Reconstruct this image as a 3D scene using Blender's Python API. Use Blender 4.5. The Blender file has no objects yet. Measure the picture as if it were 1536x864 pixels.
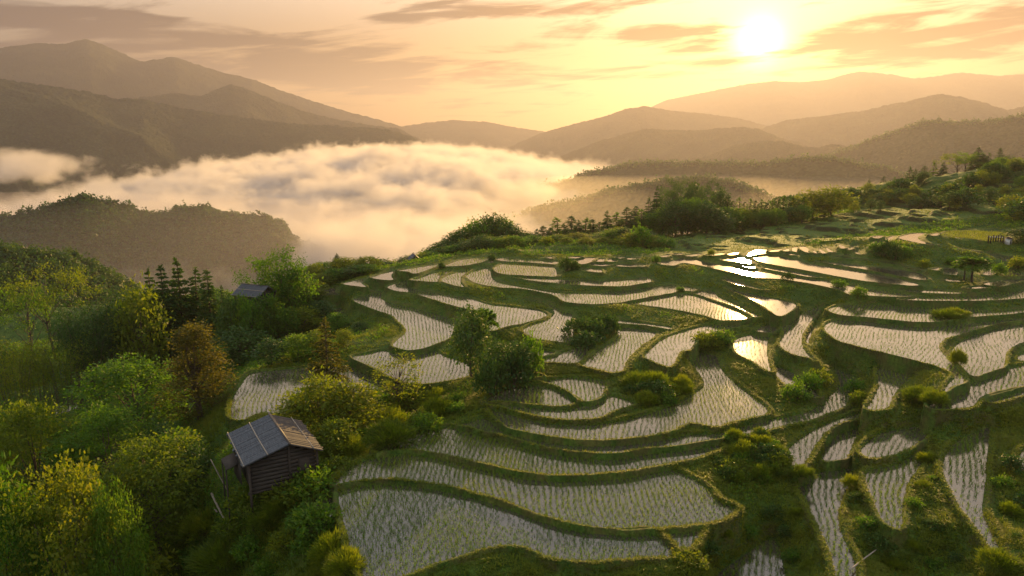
import bpy, math, random
import numpy as np
from mathutils import Vector, Matrix
sc = bpy.context.scene
COL = sc.collection
rng = np.random.default_rng(7)
PI = math.pi

# ------------------------------------------------------------------ camera
CZ = 60.0                      # camera height (m)
FPX = 1100.0                   # focal length in pixels of a 1536 px wide frame
HOR = 205.0                    # row of the horizon
TH = math.atan((432-HOR)/FPX)  # tilt down
CT, ST = math.cos(TH), math.sin(TH)
cam_d = bpy.data.cameras.new('camera'); cam = bpy.data.objects.new('camera', cam_d); COL.objects.link(cam)
cam.location = (0, 0, CZ); cam.rotation_euler = (PI/2-TH, 0, 0)
cam_d.sensor_width = 36.0; cam_d.lens = FPX/1536*36.0
cam_d.clip_start = 0.5; cam_d.clip_end = 40000
sc.camera = cam

def ray(px, py):
    """direction of the sight line through a pixel of the 1536x864 photograph"""
    u = (np.asarray(px, float)-768)/FPX; v = (432-np.asarray(py, float))/FPX
    return np.stack([u, CT+v*ST, -ST+v*CT], -1)
def unproj(px, py, D):
    """world point on the level plane D metres below the camera"""
    d = ray(px, py); t = -np.asarray(D, float)/d[..., 2]
    p = d*t[..., None]; p[..., 2] += CZ
    return p
def at_r(px, py, r):
    """world point at horizontal distance r on the sight line"""
    d = ray(px, py); t = r/np.hypot(d[..., 0], d[..., 1]); p = d*t[..., None] if np.ndim(t) else d*t
    p = np.array(p); p[..., 2] += CZ
    return p
def proj(P):
    P = np.asarray(P, float); x = P[..., 0]; y = P[..., 1]; z = P[..., 2]-CZ
    f = y*CT-z*ST; up = y*ST+z*CT
    return 768+FPX*x/f, 432-FPX*up/f

SUN_DIR = ray(1140, 62); SUN_DIR /= np.linalg.norm(SUN_DIR)
SUN_AZ = math.atan2(SUN_DIR[0], SUN_DIR[1]); SUN_EL = math.asin(SUN_DIR[2])

# ------------------------------------------------------------------ noise helpers (numpy)
def _hash(ix, iy, iz, seed):
    h = (ix.astype(np.int64)*374761393 + iy.astype(np.int64)*668265263 + iz.astype(np.int64)*2147483647 + seed*144269)
    h = (h ^ (h >> 13))*1274126177; h = h & 0x7fffffff
    h = (h ^ (h >> 15))*1103515245; h &= 0x7fffffff
    return h/0x7fffffff
def vnoise(x, y, seed=0):
    x = np.asarray(x, float); y = np.asarray(y, float)
    ix = np.floor(x); iy = np.floor(y); fx = x-ix; fy = y-iy
    fx = fx*fx*(3-2*fx); fy = fy*fy*(3-2*fy); z = np.zeros_like(ix)
    a = _hash(ix, iy, z, seed); b = _hash(ix+1, iy, z, seed); c = _hash(ix, iy+1, z, seed); d = _hash(ix+1, iy+1, z, seed)
    return (a*(1-fx)+b*fx)*(1-fy)+(c*(1-fx)+d*fx)*fy
def fbm(x, y, oct=4, seed=0, gain=.5):
    s = 0; a = 1; n = 0
    for o in range(oct):
        s = s+a*(vnoise(x*2**o+o*17.3, y*2**o-o*9.1, seed+o)-.5); n += a; a *= gain
    return s/n*2
def ridged(x, y, oct=4, seed=0):
    s = 0; a = 1; n = 0
    for o in range(oct):
        s = s+a*(1-np.abs(2*vnoise(x*2**o+o*7.7, y*2**o+o*3.3, seed+o)-1)); n += a; a *= .5
    return s/n
def sstep(a, b, x):
    t = np.clip((x-a)/(b-a), 0, 1); return t*t*(3-2*t)

# ------------------------------------------------------------------ mesh / object helpers
def mesh_np(name, V, loops, starts, totals=None, mats=(), smooth=False, mat_idx=None, attrs=None):
    me = bpy.data.meshes.new(name)
    V = np.ascontiguousarray(V, np.float32); loops = np.ascontiguousarray(loops, np.int32); starts = np.ascontiguousarray(starts, np.int32)
    me.vertices.add(len(V)); me.vertices.foreach_set('co', V.ravel())
    me.loops.add(len(loops)); me.loops.foreach_set('vertex_index', loops)
    me.polygons.add(len(starts)); me.polygons.foreach_set('loop_start', starts)
    if smooth: me.polygons.foreach_set('use_smooth', np.ones(len(starts), bool))
    for m in mats: me.materials.append(m)
    if mat_idx is not None: me.polygons.foreach_set('material_index', np.ascontiguousarray(mat_idx, np.int32))
    if attrs:
        for k, (dom, arr) in attrs.items():
            a = me.attributes.new(k, 'FLOAT', dom); a.data.foreach_set('value', np.ascontiguousarray(arr, np.float32))
    me.update(calc_edges=True)
    return me
def faces_np(name, V, F, **kw):
    F = np.asarray(F, np.int32); n = F.shape[1]
    return mesh_np(name, V, F.ravel(), np.arange(0, len(F)*n, n), **kw)
def link(name, me, parent=None, kind=None, loc=None):
    o = bpy.data.objects.new(name, me); COL.objects.link(o)
    if parent is not None: o.parent = parent
    if kind: o['kind'] = kind
    if loc is not None: o.location = loc
    return o
def tag(o, label=None, cat=None, group=None, kind=None):
    if label: o['label'] = label
    if cat: o['category'] = cat
    if group: o['group'] = group
    if kind: o['kind'] = kind
    return o
def empty(name, loc=(0, 0, 0), rz=0, label=None, cat=None, group=None):
    o = bpy.data.objects.new(name, None); COL.objects.link(o); o.location = loc; o.rotation_euler = (0, 0, rz)
    o.empty_display_size = .3
    return tag(o, label, cat, group)

# ------------------------------------------------------------------ material helpers
def new_mat(name):
    m = bpy.data.materials.new(name); m.use_nodes = True; nt = m.node_tree; nt.nodes.clear()
    out = nt.nodes.new('ShaderNodeOutputMaterial')
    return m, nt, out
def N(nt, t, **kw):
    n = nt.nodes.new(t)
    for k, v in kw.items():
        if k.startswith('_'): setattr(n, k[1:], v)
        else:
            key = int(k[1:]) if k[0] == 'i' and k[1:].isdigit() else k.replace('__', ' ')
            n.inputs[key].default_value = v
    return n
def L(nt, a, ao, b, bi): nt.links.new(a.outputs[ao], b.inputs[bi])
def ramp(nt, stops, src=None, so=0, interp='LINEAR'):
    r = nt.nodes.new('ShaderNodeValToRGB'); r.color_ramp.interpolation = interp
    el = r.color_ramp.elements
    while len(el) > 1: el.remove(el[-1])
    el[0].position = stops[0][0]; el[0].color = (*stops[0][1], 1)
    for p, c in stops[1:]:
        e = el.new(p); e.color = (*c, 1)
    if src is not None: nt.links.new(src.outputs[so], r.inputs[0])
    return r
# ------------------------------------------------------------------ rice terraces: outlines of the flooded fields
# name: (outline in photograph pixels, preferred drop below the camera or None, rice density 0..1)
PAD = {
 'P1': ([(510,736),(547,728),(593,727),(654,734),(715,748),(761,762),(816,783),(871,797),(920,801),(981,801),(1012,834),(960,839),(880,845),(822,838),(785,823),(740,822),(700,834),(660,845),(620,862),(560,875),(530,845),(520,800),(512,770)], 28, 1),
 'P1b': ([(455,766),(478,752),(501,743),(508,746),(506,775),(480,782)], 28.2, .2),
 'P2': ([(501,730),(522,704),(562,687),(608,683),(654,687),(715,701),(760,711),(786,717),(834,721),(883,720),(944,715),(1005,705),(1041,719),(1062,734),(1077,752),(1105,765),(1087,780),(1062,788),(1001,794),(940,797),(920,795),(871,790),(816,776),(761,755),(715,741),(654,728),(593,721),(547,722)], 27.7, 1),
 'P3': ([(562,680),(585,666),(611,655),(639,646),(666,641),(684,643),(727,658),(755,662),(822,680),(883,687),(926,688),(963,682),(1016,676),(1077,667),(1080,677),(1032,692),(986,701),(944,709),(883,714),(834,715),(786,711),(760,705),(715,695),(654,681),(608,677)], 27.4, 1),
 'P5': ([(690,638),(710,632),(727,628),(740,636),(761,648),(790,656),(834,665),(883,668),(960,665),(1008,658),(1035,652),(1078,651),(1108,642),(1150,631),(1184,625),(1216,616),(1240,598),(1258,577),(1249,553),(1268,559),(1287,570),(1280,590),(1268,610),(1240,622),(1216,632),(1185,640),(1120,655),(1077,661),(1016,670),(963,675),(926,682),(883,681),(822,673),(755,655),(727,649),(703,642)], 27, .9),
 'P6': ([(735,618),(742,616),(785,628),(828,637),(883,638),(920,634),(960,625),(1012,607),(1038,592),(1055,580),(1055,573),(1049,562),(1032,545),(1029,535),(1042,528),(1062,531),(1075,535),(1084,556),(1110,580),(1150,612),(1148,623),(1108,633),(1078,642),(1060,640),(1032,637),(1010,647),(960,658),(883,662),(834,658),(790,650),(761,642)], 26.6, .9),
 'P7': ([(728,604),(740,592),(766,582),(795,579),(821,581),(848,592),(863,600),(868,605),(848,610),(821,610),(790,607),(752,605)], 26.3, .9),
 'P8': ([(769,573),(800,573),(825,570),(853,567),(872,568),(907,572),(907,582),(900,597),(882,604),(870,602),(856,591),(835,580),(811,574)], 26.1, .9),
 'P9': ([(769,565),(804,563),(813,567),(790,569),(769,570)], 25.9, .5),
 'P8b': ([(735,609),(760,609),(790,611),(821,615),(848,616),(870,610),(886,607),(905,599),(918,594),(940,600),(953,607),(920,619),(896,629),(853,631),(816,627),(776,618),(746,611)], 26.4, .9),
 'P0': ([(1004,803),(1030,799),(1050,796),(1044,811),(1029,826)], 28, .8),
 'P00': ([(1080,861),(1111,838),(1151,811),(1166,820),(1171,844),(1172,880),(1080,880)], 28.2, .6),
 'R6': ([(1297,620),(1290,630),(1250,642),(1225,668),(1205,700),(1197,703),(1178,683),(1200,660),(1230,641),(1260,629)], 25.7, .8),
 'R7': ([(1236,690),(1240,668),(1255,652),(1292,645),(1280,662),(1269,686),(1250,691)], 25.4, .8),
 'R8': ([(1302,687),(1295,676),(1317,654),(1350,646),(1392,641),(1379,662),(1347,680),(1320,687)], 24.3, .8),
 'R9': ([(1202,738),(1216,722),(1250,708),(1279,704),(1272,730),(1260,762),(1258,785),(1265,806),(1280,840),(1280,875),(1258,875),(1246,830),(1231,795),(1215,762)], 26.7, .8),
 'R10': ([(1302,713),(1317,705),(1346,699),(1370,684),(1387,662),(1378,702),(1362,723),(1353,762),(1352,785),(1343,791),(1326,779),(1312,752),(1304,736)], 25.3, .8),
 'R11': ([(1421,686),(1436,667),(1460,655),(1483,648),(1481,680),(1478,718),(1473,762),(1480,782),(1490,802),(1506,840),(1498,838),(1478,812),(1462,790),(1446,770),(1436,752),(1422,725),(1416,706)], 24.4, .5),
 'R12': ([(1526,692),(1530,680),(1545,670),(1560,680),(1550,712),(1532,708)], 24.0, .5),
 'S1': ([(1394,608),(1430,593),(1479,563),(1537,547),(1560,542),(1560,572),(1536,580),(1515,587),(1473,599),(1456,613),(1425,617),(1398,616)], 22.9, .8),
 'S1b': ([(1476,602),(1500,592),(1536,584),(1560,580),(1560,592),(1536,595),(1491,606)], 24.7, .7),
 'S2': ([(1317,556),(1333,549),(1352,553),(1374,558),(1362,570),(1347,584),(1338,598),(1331,613),(1302,615),(1310,598),(1318,580)], 23.3, .7),
 'T1': ([(1236,492),(1248,482),(1274,479),(1300,481),(1340,484),(1400,489),(1435,487),(1487,482),(1537,476),(1560,474),(1560,478),(1536,480),(1487,488),(1444,501),(1418,509),(1409,519),(1414,529),(1428,545),(1447,572),(1428,582),(1416,590),(1420,578),(1431,566),(1418,556),(1383,545),(1348,536),(1308,526),(1270,517),(1249,507)], 24, .75),
 'T1r': ([(1428,531),(1436,516),(1460,504),(1496,493),(1537,484),(1560,481),(1560,510),(1536,514),(1522,519),(1510,530),(1506,550),(1480,560),(1460,566),(1448,556)], 24.2, .75),
 'T1s': ([(1527,535),(1537,530),(1550,527),(1550,538),(1530,543)], 24.4, .5),
 'T2': ([(1242,466),(1256,459),(1296,457),(1340,457),(1400,459),(1452,462),(1512,467),(1537,463),(1560,462),(1560,467),(1536,469),(1504,473),(1452,477),(1397,484),(1348,482),(1296,476),(1262,474)], 23.3, .7),
 'T3a': ([(1348,450),(1383,446),(1452,443),(1500,440),(1560,434),(1560,445),(1520,449),(1487,451),(1440,452),(1400,452)], 23.8, .5),
 'T3b': ([(1291,437),(1300,434),(1331,437),(1369,444),(1345,446),(1300,444)], 23.5, .4),
 'T3c': ([(1338,433),(1365,434),(1418,437),(1470,438),(1478,439),(1440,441),(1418,441),(1383,440),(1350,436)], 23.0, .4),
 'U1': ([(1131,387),(1140,383),(1152,382),(1178,386),(1222,397),(1256,402),(1296,408),(1340,415),(1378,427),(1362,429),(1331,426),(1291,421),(1256,415),(1204,405),(1152,396),(1136,391)], 20.6, .15),
 'U2': ([(1225,393),(1256,394),(1296,399),(1348,404),(1383,411),(1392,419),(1379,420),(1348,414),(1300,405),(1256,398),(1236,395)], 20.2, .2),
 'U3': ([(1145,402),(1169,403),(1204,410),(1232,416),(1215,416),(1187,411),(1160,406)], 20.9, .1),
 'U4': ([(982,394),(1008,391),(1025,387),(1042,389),(1056,392),(1088,399),(1110,402),(1135,407),(1176,412),(1222,419),(1281,429),(1279,443),(1262,437),(1239,431),(1204,424),(1169,419),(1135,417),(1108,411),(1074,404),(1048,398),(1022,395),(1008,399)], 21.2, .15),
 'U5': ([(1082,390),(1105,385),(1126,391),(1127,396),(1102,393)], 20.3, .1),
 'U6': ([(1098,395),(1115,397),(1133,401),(1130,403),(1110,399)], 20.6, .1),
 'U7': ([(1121,384),(1128,377),(1138,374),(1154,375),(1150,380),(1136,382)], 19.6, 0),
 'U8': ([(1154,376),(1173,373.5),(1171,377),(1156,378)], 19.5, 0),
 'U9': ([(1174,376),(1185,372.5),(1182,377)], 19.4, 0),
 'U10': ([(1186,373),(1197,370.5),(1198,378),(1190,377)], 19.3, 0),
 'U11': ([(1199,371),(1209,370.5),(1217,379),(1206,377)], 19.2, 0),
 'U12': ([(1218,375),(1228,380),(1222,380),(1216,377)], 19.3, 0),
 'U13': ([(1228,373),(1239,379),(1233,380)], 19.2, 0),
 'U14': ([(1239,371),(1250,378),(1243,378)], 19.1, 0),
 'U15': ([(1178,380),(1200,381),(1199,383),(1180,382)], 19.7, 0),
 'U16': ([(1258,366),(1268,371),(1262,373)], 18.6, 0),
 'U17': ([(1270,372),(1279,368),(1281,371),(1274,375)], 18.8, 0),
 'U18': ([(1281,375),(1292,381),(1286,381)], 19.2, 0),
 'U19': ([(1266,380),(1276,382.5),(1268,383.5)], 19.5, 0),
 'U20': ([(1308,355),(1324,354),(1316,358)], 17.6, 0),
 'U21': ([(1310,366),(1318,361),(1330,357),(1342,354),(1336,359),(1322,364)], 18.2, 0),
 'U22': ([(1244,384),(1263,385),(1285,387),(1296,389),(1275,388)], 19.8, 0),
 'U23': ([(1312,391),(1340,394),(1352,397),(1335,396)], 20.0, 0),
 'U24': ([(1352,399),(1372,402),(1384,407),(1366,404)], 20.1, 0),
 'V1': ([(1348,357),(1365,351),(1386,350),(1378,356),(1382,361),(1405,367),(1398,368),(1371,363)], 18.0, .05),
 'V2': ([(1395,352),(1408,349.5),(1404,354)], 17.6, 0),
 'V3': ([(1411,353),(1421,347.5),(1460,346.5),(1510,348),(1508,361),(1480,362),(1464,359.5),(1440,357)], 17.2, 3),
 'V4': ([(1416,370),(1435,371),(1470,377),(1455,376.5)], 18.6, 0),
 'V5': ([(1484,380),(1501,382),(1518,385),(1536,391),(1560,398),(1560,404),(1536,399),(1512,392),(1490,385)], 18.8, .05),
 'V6': ([(1414,404),(1420,402),(1436,404),(1434,413),(1412,409)], 20.0, .1),
 'V7': ([(1418,418),(1430,419),(1444,423),(1420,422)], 20.6, .05),
 'V8': ([(1504,406),(1515,401),(1531,408),(1530,414),(1511,415)], 20.0, .3),
 'V9': ([(1475,426),(1504,420),(1537,416),(1560,414),(1560,419),(1536,421),(1514,427),(1500,430)], 20.8, .1),
 'V11': ([(1447,432),(1463,430),(1496,429),(1480,432),(1460,433.5)], 21.5, .1),
 'V12': ([(1474,411),(1488,403),(1494,406),(1487,413)], 20.3, .1),
 'V13': ([(1395,404),(1409,401.5),(1405,406)], 20.0, 0),
 'A1': ([(741,403),(748,398),(760,395.5),(800,397),(829,399),(835,414),(819,415),(790,414),(758,412),(746,409)], 21.8, .7),
 'A2': ([(744,389),(753,387),(791,390),(838,393),(836,397),(791,394),(756,392)], 20.8, .3),
 'A3': ([(817,386.5),(828,385.5),(827,388)], 20.4, 0),
 'A4': ([(848,387),(860,385),(873,385.5),(862,388)], 20.4, 0),
 'A5': ([(864,390),(873,387.5),(894,387),(888,392.5),(872,397)], 20.7, .1),
 'A6': ([(892,392),(898,388.5),(908,389),(904,393)], 20.6, .1),
 'A7': ([(883,397),(906,395),(922,396),(904,399.5)], 21.0, .1),
 'A6b': ([(910,392),(914,389),(927,389.5),(921,393)], 20.6, .05),
 'A6c': ([(922,387),(938,385.5),(934,388)], 20.4, 0),
 'A6d': ([(936,388),(955,386),(950,390)], 20.5, 0),
 'A6e': ([(990,385),(1004,382),(1000,386)], 20.0, 0),
 'A6f': ([(1010,381),(1025,380),(1018,383)], 19.9, 0),
 'A6g': ([(1028,383.5),(1048,380.5),(1054,382),(1036,385)], 20.0, 0),
 'A6h': ([(1058,383),(1080,379.5),(1088,381),(1070,384)], 20.0, 0),
 'A6i': ([(1090,381),(1104,378.5),(1108,380.5),(1096,383)], 19.8, 0),
 'A6j': ([(935,391.5),(947,391.5),(946,393.5),(936,393)], 20.8, 0),
 'A8b': ([(912,398),(940,396.5),(968,397),(966,400.5),(930,400)], 21.2, .1),
 'A8': ([(873,405),(876,402),(900,403.5),(902,409),(881,407)], 21.4, .3),
 'A9': ([(763,414.5),(784,415.5),(864,420.5),(900,422),(943,419.5),(971,415),(976,423),(935,430),(920,430),(871,428),(819,424),(784,419)], 22.4, .7),
 'A10': ([(699,414),(706,408),(720,404),(734,402),(737,413),(749,424),(775,429),(828,438),(870,440),(900,439),(943,434),(1011,428),(1016,436),(1008,440),(969,447),(926,455),(897,457),(868,456),(847,453),(838,447),(826,442),(784,434),(749,431.5),(715,425)], 23.0, .7),
 'A10b': ([(1020,429),(1032,430),(1046,434),(1036,438),(1022,435)], 22.8, .3),
 'A11': ([(938,455),(987,445),(1030,441),(1056,447),(1100,462),(1125,476),(1108,481),(1079,481),(1056,474),(1004,464),(961,458)], 23.8, .75),
 'A12': ([(1034,438.5),(1070,437),(1077,445),(1091,451),(1117,464),(1140,475),(1133,477),(1108,464),(1074,452),(1048,443)], 23.4, .5),
 'A13': ([(1085,420),(1092,417.5),(1124,428),(1150,436),(1130,433),(1100,426)], 21.9, .1),
 'A14': ([(1088,432),(1122,440),(1157,447),(1194,457),(1178,472),(1168,475),(1143,459),(1120,446),(1098,437)], 22.8, .05),
 'A15': ([(905,475),(935,481),(969,485),(1008,491),(1006,495),(969,489),(926,486),(910,480)], 24.8, .5),
 'B1': ([(597,406),(616,403),(660,396),(651,401),(623,411),(613,408)], 22.0, .4),
 'B2': ([(616,420),(634,414),(674,405),(677,407),(660,415),(655,423),(634,422)], 22.6, .7),
 'B3': ([(661,420),(672,413),(686,409),(702,403.5),(706,405),(692,415),(691,424),(696,431),(680,428),(668,424)], 22.8, .7),
 'B4': ([(668,399),(687,391),(711,387),(734,386.5),(725,392.5),(701,398),(680,399.5)], 21.4, .4),
 'B4b': ([(727,394),(744,390.5),(738,394)], 21.2, .1),
 'D1': ([(581,431),(594,425),(609,420),(612,429),(634,436),(668,442),(700,446),(732,456),(784,462),(812,467),(820,474),(800,482),(770,489),(752,493),(738,498),(728,494),(722,480),(710,467),(680,459),(651,450),(618,440),(595,437)], 24.4, .6),
 'C1': ([(530,450),(550,443),(575,435),(572,446),(583,454),(616,461),(651,470),(677,478),(684,488),(680,497),(674,508),(649,519),(622,526),(608,526),(589,519),(597,508),(609,496),(597,482),(588,474),(557,463)], 26.0, .85),
 'E1': ([(784,447),(800,450),(828,457),(842,467),(858,471),(856,482),(860,498),(854,514),(830,513),(801,509),(784,496),(801,486),(819,481),(830,473),(831,467),(824,459),(808,453)], 24.9, .85),
 'F1': ([(804,526),(820,527),(832,529),(832,533),(811,537),(806,532)], 25.4, .5),
 'F2': ([(806,545),(813,539),(832,534),(863,522),(884,520),(881,531),(868,546),(832,546)], 25.6, .8),
 'F3': ([(929,490),(952,493),(983,499),(976,510),(959,522),(940,543),(933,559),(917,561),(900,557),(872,550),(875,545),(900,524),(924,509)], 25.4, .85),
 'F4': ([(966,535),(980,520),(997,507),(1039,493),(1056,489),(1100,484),(1140,480),(1122,488),(1082,496),(1074,500),(1046,505),(1042,514),(1032,527),(1020,530),(1011,547),(1003,553),(978,543)], 25.2, .7),
 'G1': ([(1101,515),(1110,507),(1129,503),(1152,505),(1150,519),(1151,537),(1156,558),(1150,557),(1135,547),(1110,533),(1102,525)], 25.4, .6),
 'G2': ([(1134,497),(1145,489),(1173,482),(1166,492),(1159,500),(1146,500)], 25.8, .3),
 'G3': ([(1170,515),(1176,504),(1176,487),(1190,479),(1211,467),(1228,462),(1218,480),(1204,502),(1204,519),(1211,530),(1223,542),(1215,538),(1190,532),(1175,523)], 24.8, .6),
 'G4': ([(1230,467),(1233,470),(1225,482),(1217,500),(1213,518),(1209,512),(1213,496),(1222,478)], 25.4, 0),
 'G5': ([(1160,558),(1168,552),(1190,560),(1214,578),(1228,596),(1206,594),(1180,580)], 26, .2),
 'H1': ([(528,537),(550,531),(575,526),(597,532),(622,530),(649,525),(665,533),(690,541),(702,547),(702,566),(674,572),(634,578),(600,573),(569,557)], 27.4, .85),
 'H2': ([(376,560),(410,556),(453,552),(500,549),(527,548),(555,563),(582,580),(578,588),(540,592),(480,610),(430,625),(395,622),(362,632),(346,626),(350,597),(362,577)], 28.2, .85),
 'I1': ([(470,439),(486,435),(502,432),(503,438),(510,443),(483,443)], 25.5, 0),
 'I2': ([(514,426),(529,422),(547,419),(543,425),(550,431),(530,429)], 24.5, 0),
 'I2b': ([(554,433),(563,435.5),(578,439),(566,438)], 25.0, 0),
 'I3': ([(556,416),(573,411),(590,407),(587,413),(590,420),(574,420)], 23.2, .05),
 'I4': ([(499,470),(510,460),(518,472),(524,478),(511,475)], 27.5, .3),
 'K1': ([(62,632),(76,614),(108,604),(118,610),(90,622)], 40, .9),
}
# ground that is not a field: (px, py, drop below the camera)
CTRL = [
 # left slope falling to the woods
 (400,735,26.0,0),(345,735,27.0,0),(440,690,25.8,0),(330,690,28.5,0),(300,780,30,0),(420,800,28,0),(480,850,32.5),(300,864,38),(150,864,42),(0,864,45),(0,760,46),(120,760,44),(200,700,41),(60,690,44),
 (330,580,34),(280,600,37),(200,620,40),(100,580,41),(0,600,42),(0,570,42),(60,570,41.5),(260,540,37),(350,520,34),(430,530,31.5),(480,520,30),(540,500,28.5),(450,480,29),(400,470,31.5),
 (300,480,38),(200,500,42),(100,510,46),(0,520,48),(480,460,27.5),(440,440,28),(520,450,26.5),(490,415,26.5),(560,405,24.5),(620,392,23),
 (330,440,36),(250,450,42),(180,465,46),(100,470,50),(0,480,54),(380,445,33),
 # crest behind the fields and the far side
 (700,382,21.7),(760,382,21),(900,380,20.6),(1000,374,20.3),(1060,365,20.3),
 # hill on the right
 (1100,350,21.5),(1100,335,23),(1200,345,19.5),(1200,320,22.2),(1180,312,22.5),
 (1536,340,15.8),(1700,420,18),(1700,520,24),(1700,700,27),(1360,355,18.3),(1250,360,19.3),
 # slopes between the fields at the lower right
 (1230,690,26.3,0),(1150,740,26,0),(1090,800,25.9,0),(1040,835,26,0),(940,852,25.9,0),(740,850,25.9,0),(1180,780,26.6,0),(1210,830,27.6,0),
 (1290,780,26.6,0),(1325,830,27,0),(1400,780,25.8,0),(1395,700,25.0,0),(1440,840,26.5,0),(1500,720,24.7,0),(1520,800,25.3,0),(1400,864,27.3,0),(1330,864,27.8,0),(1545,640,23.9,0),
 (1390,585,23.2,0),(1130,690,25.4,0),(1110,650,25.5,0),(980,585,27.7),(1180,530,26.2),(900,500,25.6),(870,535,26.3),(740,540,26.8),(650,600,28.8),(560,640,30),(490,680,26.2,0),(530,690,26.0,0),
]
# far ground where nothing is seen from here: (azimuth deg, distance, drop)
FARP = [(-46,120,58),(-46,60,50),(-46,35,46),(-30,35,42),(0,32,34),(30,32,33),(46,35,31),(46,60,27),(46,120,17),(46,280,12),(46,420,150),(46,330,40),(35,420,155),(25,420,158),(15,280,62),(15,420,160),
 (-6,150,26),(-6,170,34),(-6,200,48),(-2,152,23.5),(-2,175,30),(-2,205,42),(3,150,22),(3,175,27),(3,205,38),(8,150,21),(8,180,25),(8,215,36),(12,160,21),(12,190,25.5),(12,225,40),(0,240,60),(0,300,95),(-12,145,29),(-12,165,38),(0,420,162),(-10,200,58),(-10,300,100),(-10,420,165),(-20,220,66),(-20,300,95),(-20,420,165),(-30,220,60),(-35,300,85),(-35,420,160),(-46,300,90),(-46,420,160),(-46,200,66)]

def smooth_poly(P, n=5):
    P = np.array(P, float); out = []
    m = len(P)
    for i in range(m):
        p0, p1, p2, p3 = P[i-1], P[i], P[(i+1) % m], P[(i+2) % m]
        d1 = np.linalg.norm(p2-p1)
        t1 = (p2-p0); t2 = (p3-p1)
        l1 = np.linalg.norm(t1)+1e-6; l2 = np.linalg.norm(t2)+1e-6
        t1 = t1/l1*min(l1*.5, d1); t2 = t2/l2*min(l2*.5, d1)
        for k in range(n):
            t = k/n
            out.append((2*t**3-3*t**2+1)*p1+(t**3-2*t**2+t)*t1+(-2*t**3+3*t**2)*p2+(t**3-t**2)*t2)
    return np.array(out)
def inside(P, x, y):
    r = np.zeros(x.shape, bool); j = len(P)-1
    for i in range(len(P)):
        xi, yi = P[i]; xj, yj = P[j]
        if yi != yj:
            c = ((yi > y) != (yj > y)) & (x < (xj-xi)*(y-yi)/(yj-yi)+xi); r ^= c
        j = i
    return r
def seg_dist(P, x, y):
    d2 = np.full(x.shape, 1e18)
    for i in range(len(P)):
        ax, ay = P[i-1]; bx, by = P[i]; dx, dy = bx-ax, by-ay; l = dx*dx+dy*dy+1e-12
        t = np.clip(((x-ax)*dx+(y-ay)*dy)/l, 0, 1)
        d2 = np.minimum(d2, (x-ax-t*dx)**2+(y-ay-t*dy)**2)
    return np.sqrt(d2)

PN = list(PAD); NP_ = len(PN)
GROW = {'R6': 1.06, 'R7': 1.10, 'R8': 1.10, 'R9': 1.08, 'R10': 1.08, 'R11': 1.06, 'S2': 1.05, 'G1': 1.04, 'G3': 1.03, 'G5': 1.05, 'P0': 1.1, 'P00': 1.08}
def grown(k):
    P = np.array(PAD[k][0], float); c = P.mean(0); return c+(P-c)*GROW.get(k, 1.0)
PIXP = [smooth_poly(grown(k)) for k in PN]
# --- the level of every field follows from its neighbours: where one field ends above another, the bank between takes about half a metre plus 0.6 m for each metre of drop
cx = np.arange(300, 1562, 5.0); cy = np.arange(340, 882, 1.0)
GX, GY = np.meshgrid(cx, cy); LAB = np.full(GX.shape, -1)
for i, P in enumerate(PIXP): LAB[inside(P, GX, GY)] = i
def kfac(px, py):
    d = ray(px, py); return np.hypot(d[..., 0], d[..., 1])/-d[..., 2]
rows, rhs = [], []
for c in range(len(cx)):
    col = LAB[:, c]; last = -1; lasty = None
    for r_ in range(len(cy)):
        a = col[r_]
        if a >= 0:
            if last >= 0 and a != last:
                gap = cy[r_]-lasty
                if gap < 60:
                    w = 1/(1+gap/10)**1.4
                    k1 = kfac(cx[c], lasty); k2 = kfac(cx[c], cy[r_])
                    # Da*k1 - Db*k2 = .45 + .6*(Db-Da)
                    row = np.zeros(NP_); yy = .5*(lasty+cy[r_]); sl_ = .6+4.5*float(sstep(470, 405, yy)); row[last] = (k1+sl_)*w; row[a] = -(k2+sl_)*w
                    rows.append(row); rhs.append(.32*w)
            last = a; lasty = cy[r_]
for i, k in enumerate(PN):
    row = np.zeros(NP_); kk = kfac(*PIXP[i].mean(0)); w = .12*math.sqrt(len(cx)/252)*kk
    big = 2.0 if k in ('K1', 'P00') else 6.0 if k in ('R6', 'R7', 'R8', 'R9', 'R10', 'R11', 'R12') else 1.0
    if PAD[k][1] is None: continue
    row[i] = w*big; rows.append(row); rhs.append(PAD[k][1]*w*big)
DZ = np.linalg.lstsq(np.array(rows), np.array(rhs), rcond=None)[0]
WP = [unproj(P[:, 0], P[:, 1], DZ[i])[:, :2] for i, P in enumerate(PIXP)]
ZP = CZ-DZ

# ------------------------------------------------------------------ ground height on a log-polar grid
STEP = 0.0021
AZ = np.arange(-1.0, 1.0, STEP); LR = np.arange(math.log(24.0), math.log(430.0), STEP)
NA, NR = len(AZ), len(LR)
RR = np.exp(LR)[:, None]*np.ones((1, NA)); AA = np.ones((NR, 1))*AZ[None, :]
TX = RR*np.sin(AA); TY = RR*np.cos(AA)
pts = []
for px, py, D, *fix_ in CTRL:
    if not fix_: D *= 1-.085*float(sstep(470, 640, py))
    p = unproj(px, py, D); pts.append((math.atan2(p[0], p[1]), math.log(math.hypot(p[0], p[1])), CZ-D))
HILLC = [(1200,318,262),(1240,314,275),(1300,307,282),(1340,294,285),(1400,276,285),(1450,264,285),(1500,258,285),(1536,251,285),(1600,240,285),(1680,238,285),
 (1300,310,225),(1400,292,225),(1500,282,225),(1536,286,225),(1620,288,225),(1300,334,178),(1400,326,178),(1500,326,178),(1600,332,178)]
for px, py, r in HILLC:
    p = at_r(px, py, float(r)); a = math.atan2(p[0], p[1]); pts.append((a, math.log(r), p[2]))
    if r > 270:
        for k, dz in ((1.13, 16), (1.30, 62)): pts.append((a, math.log(r*k), p[2]-dz))
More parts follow.
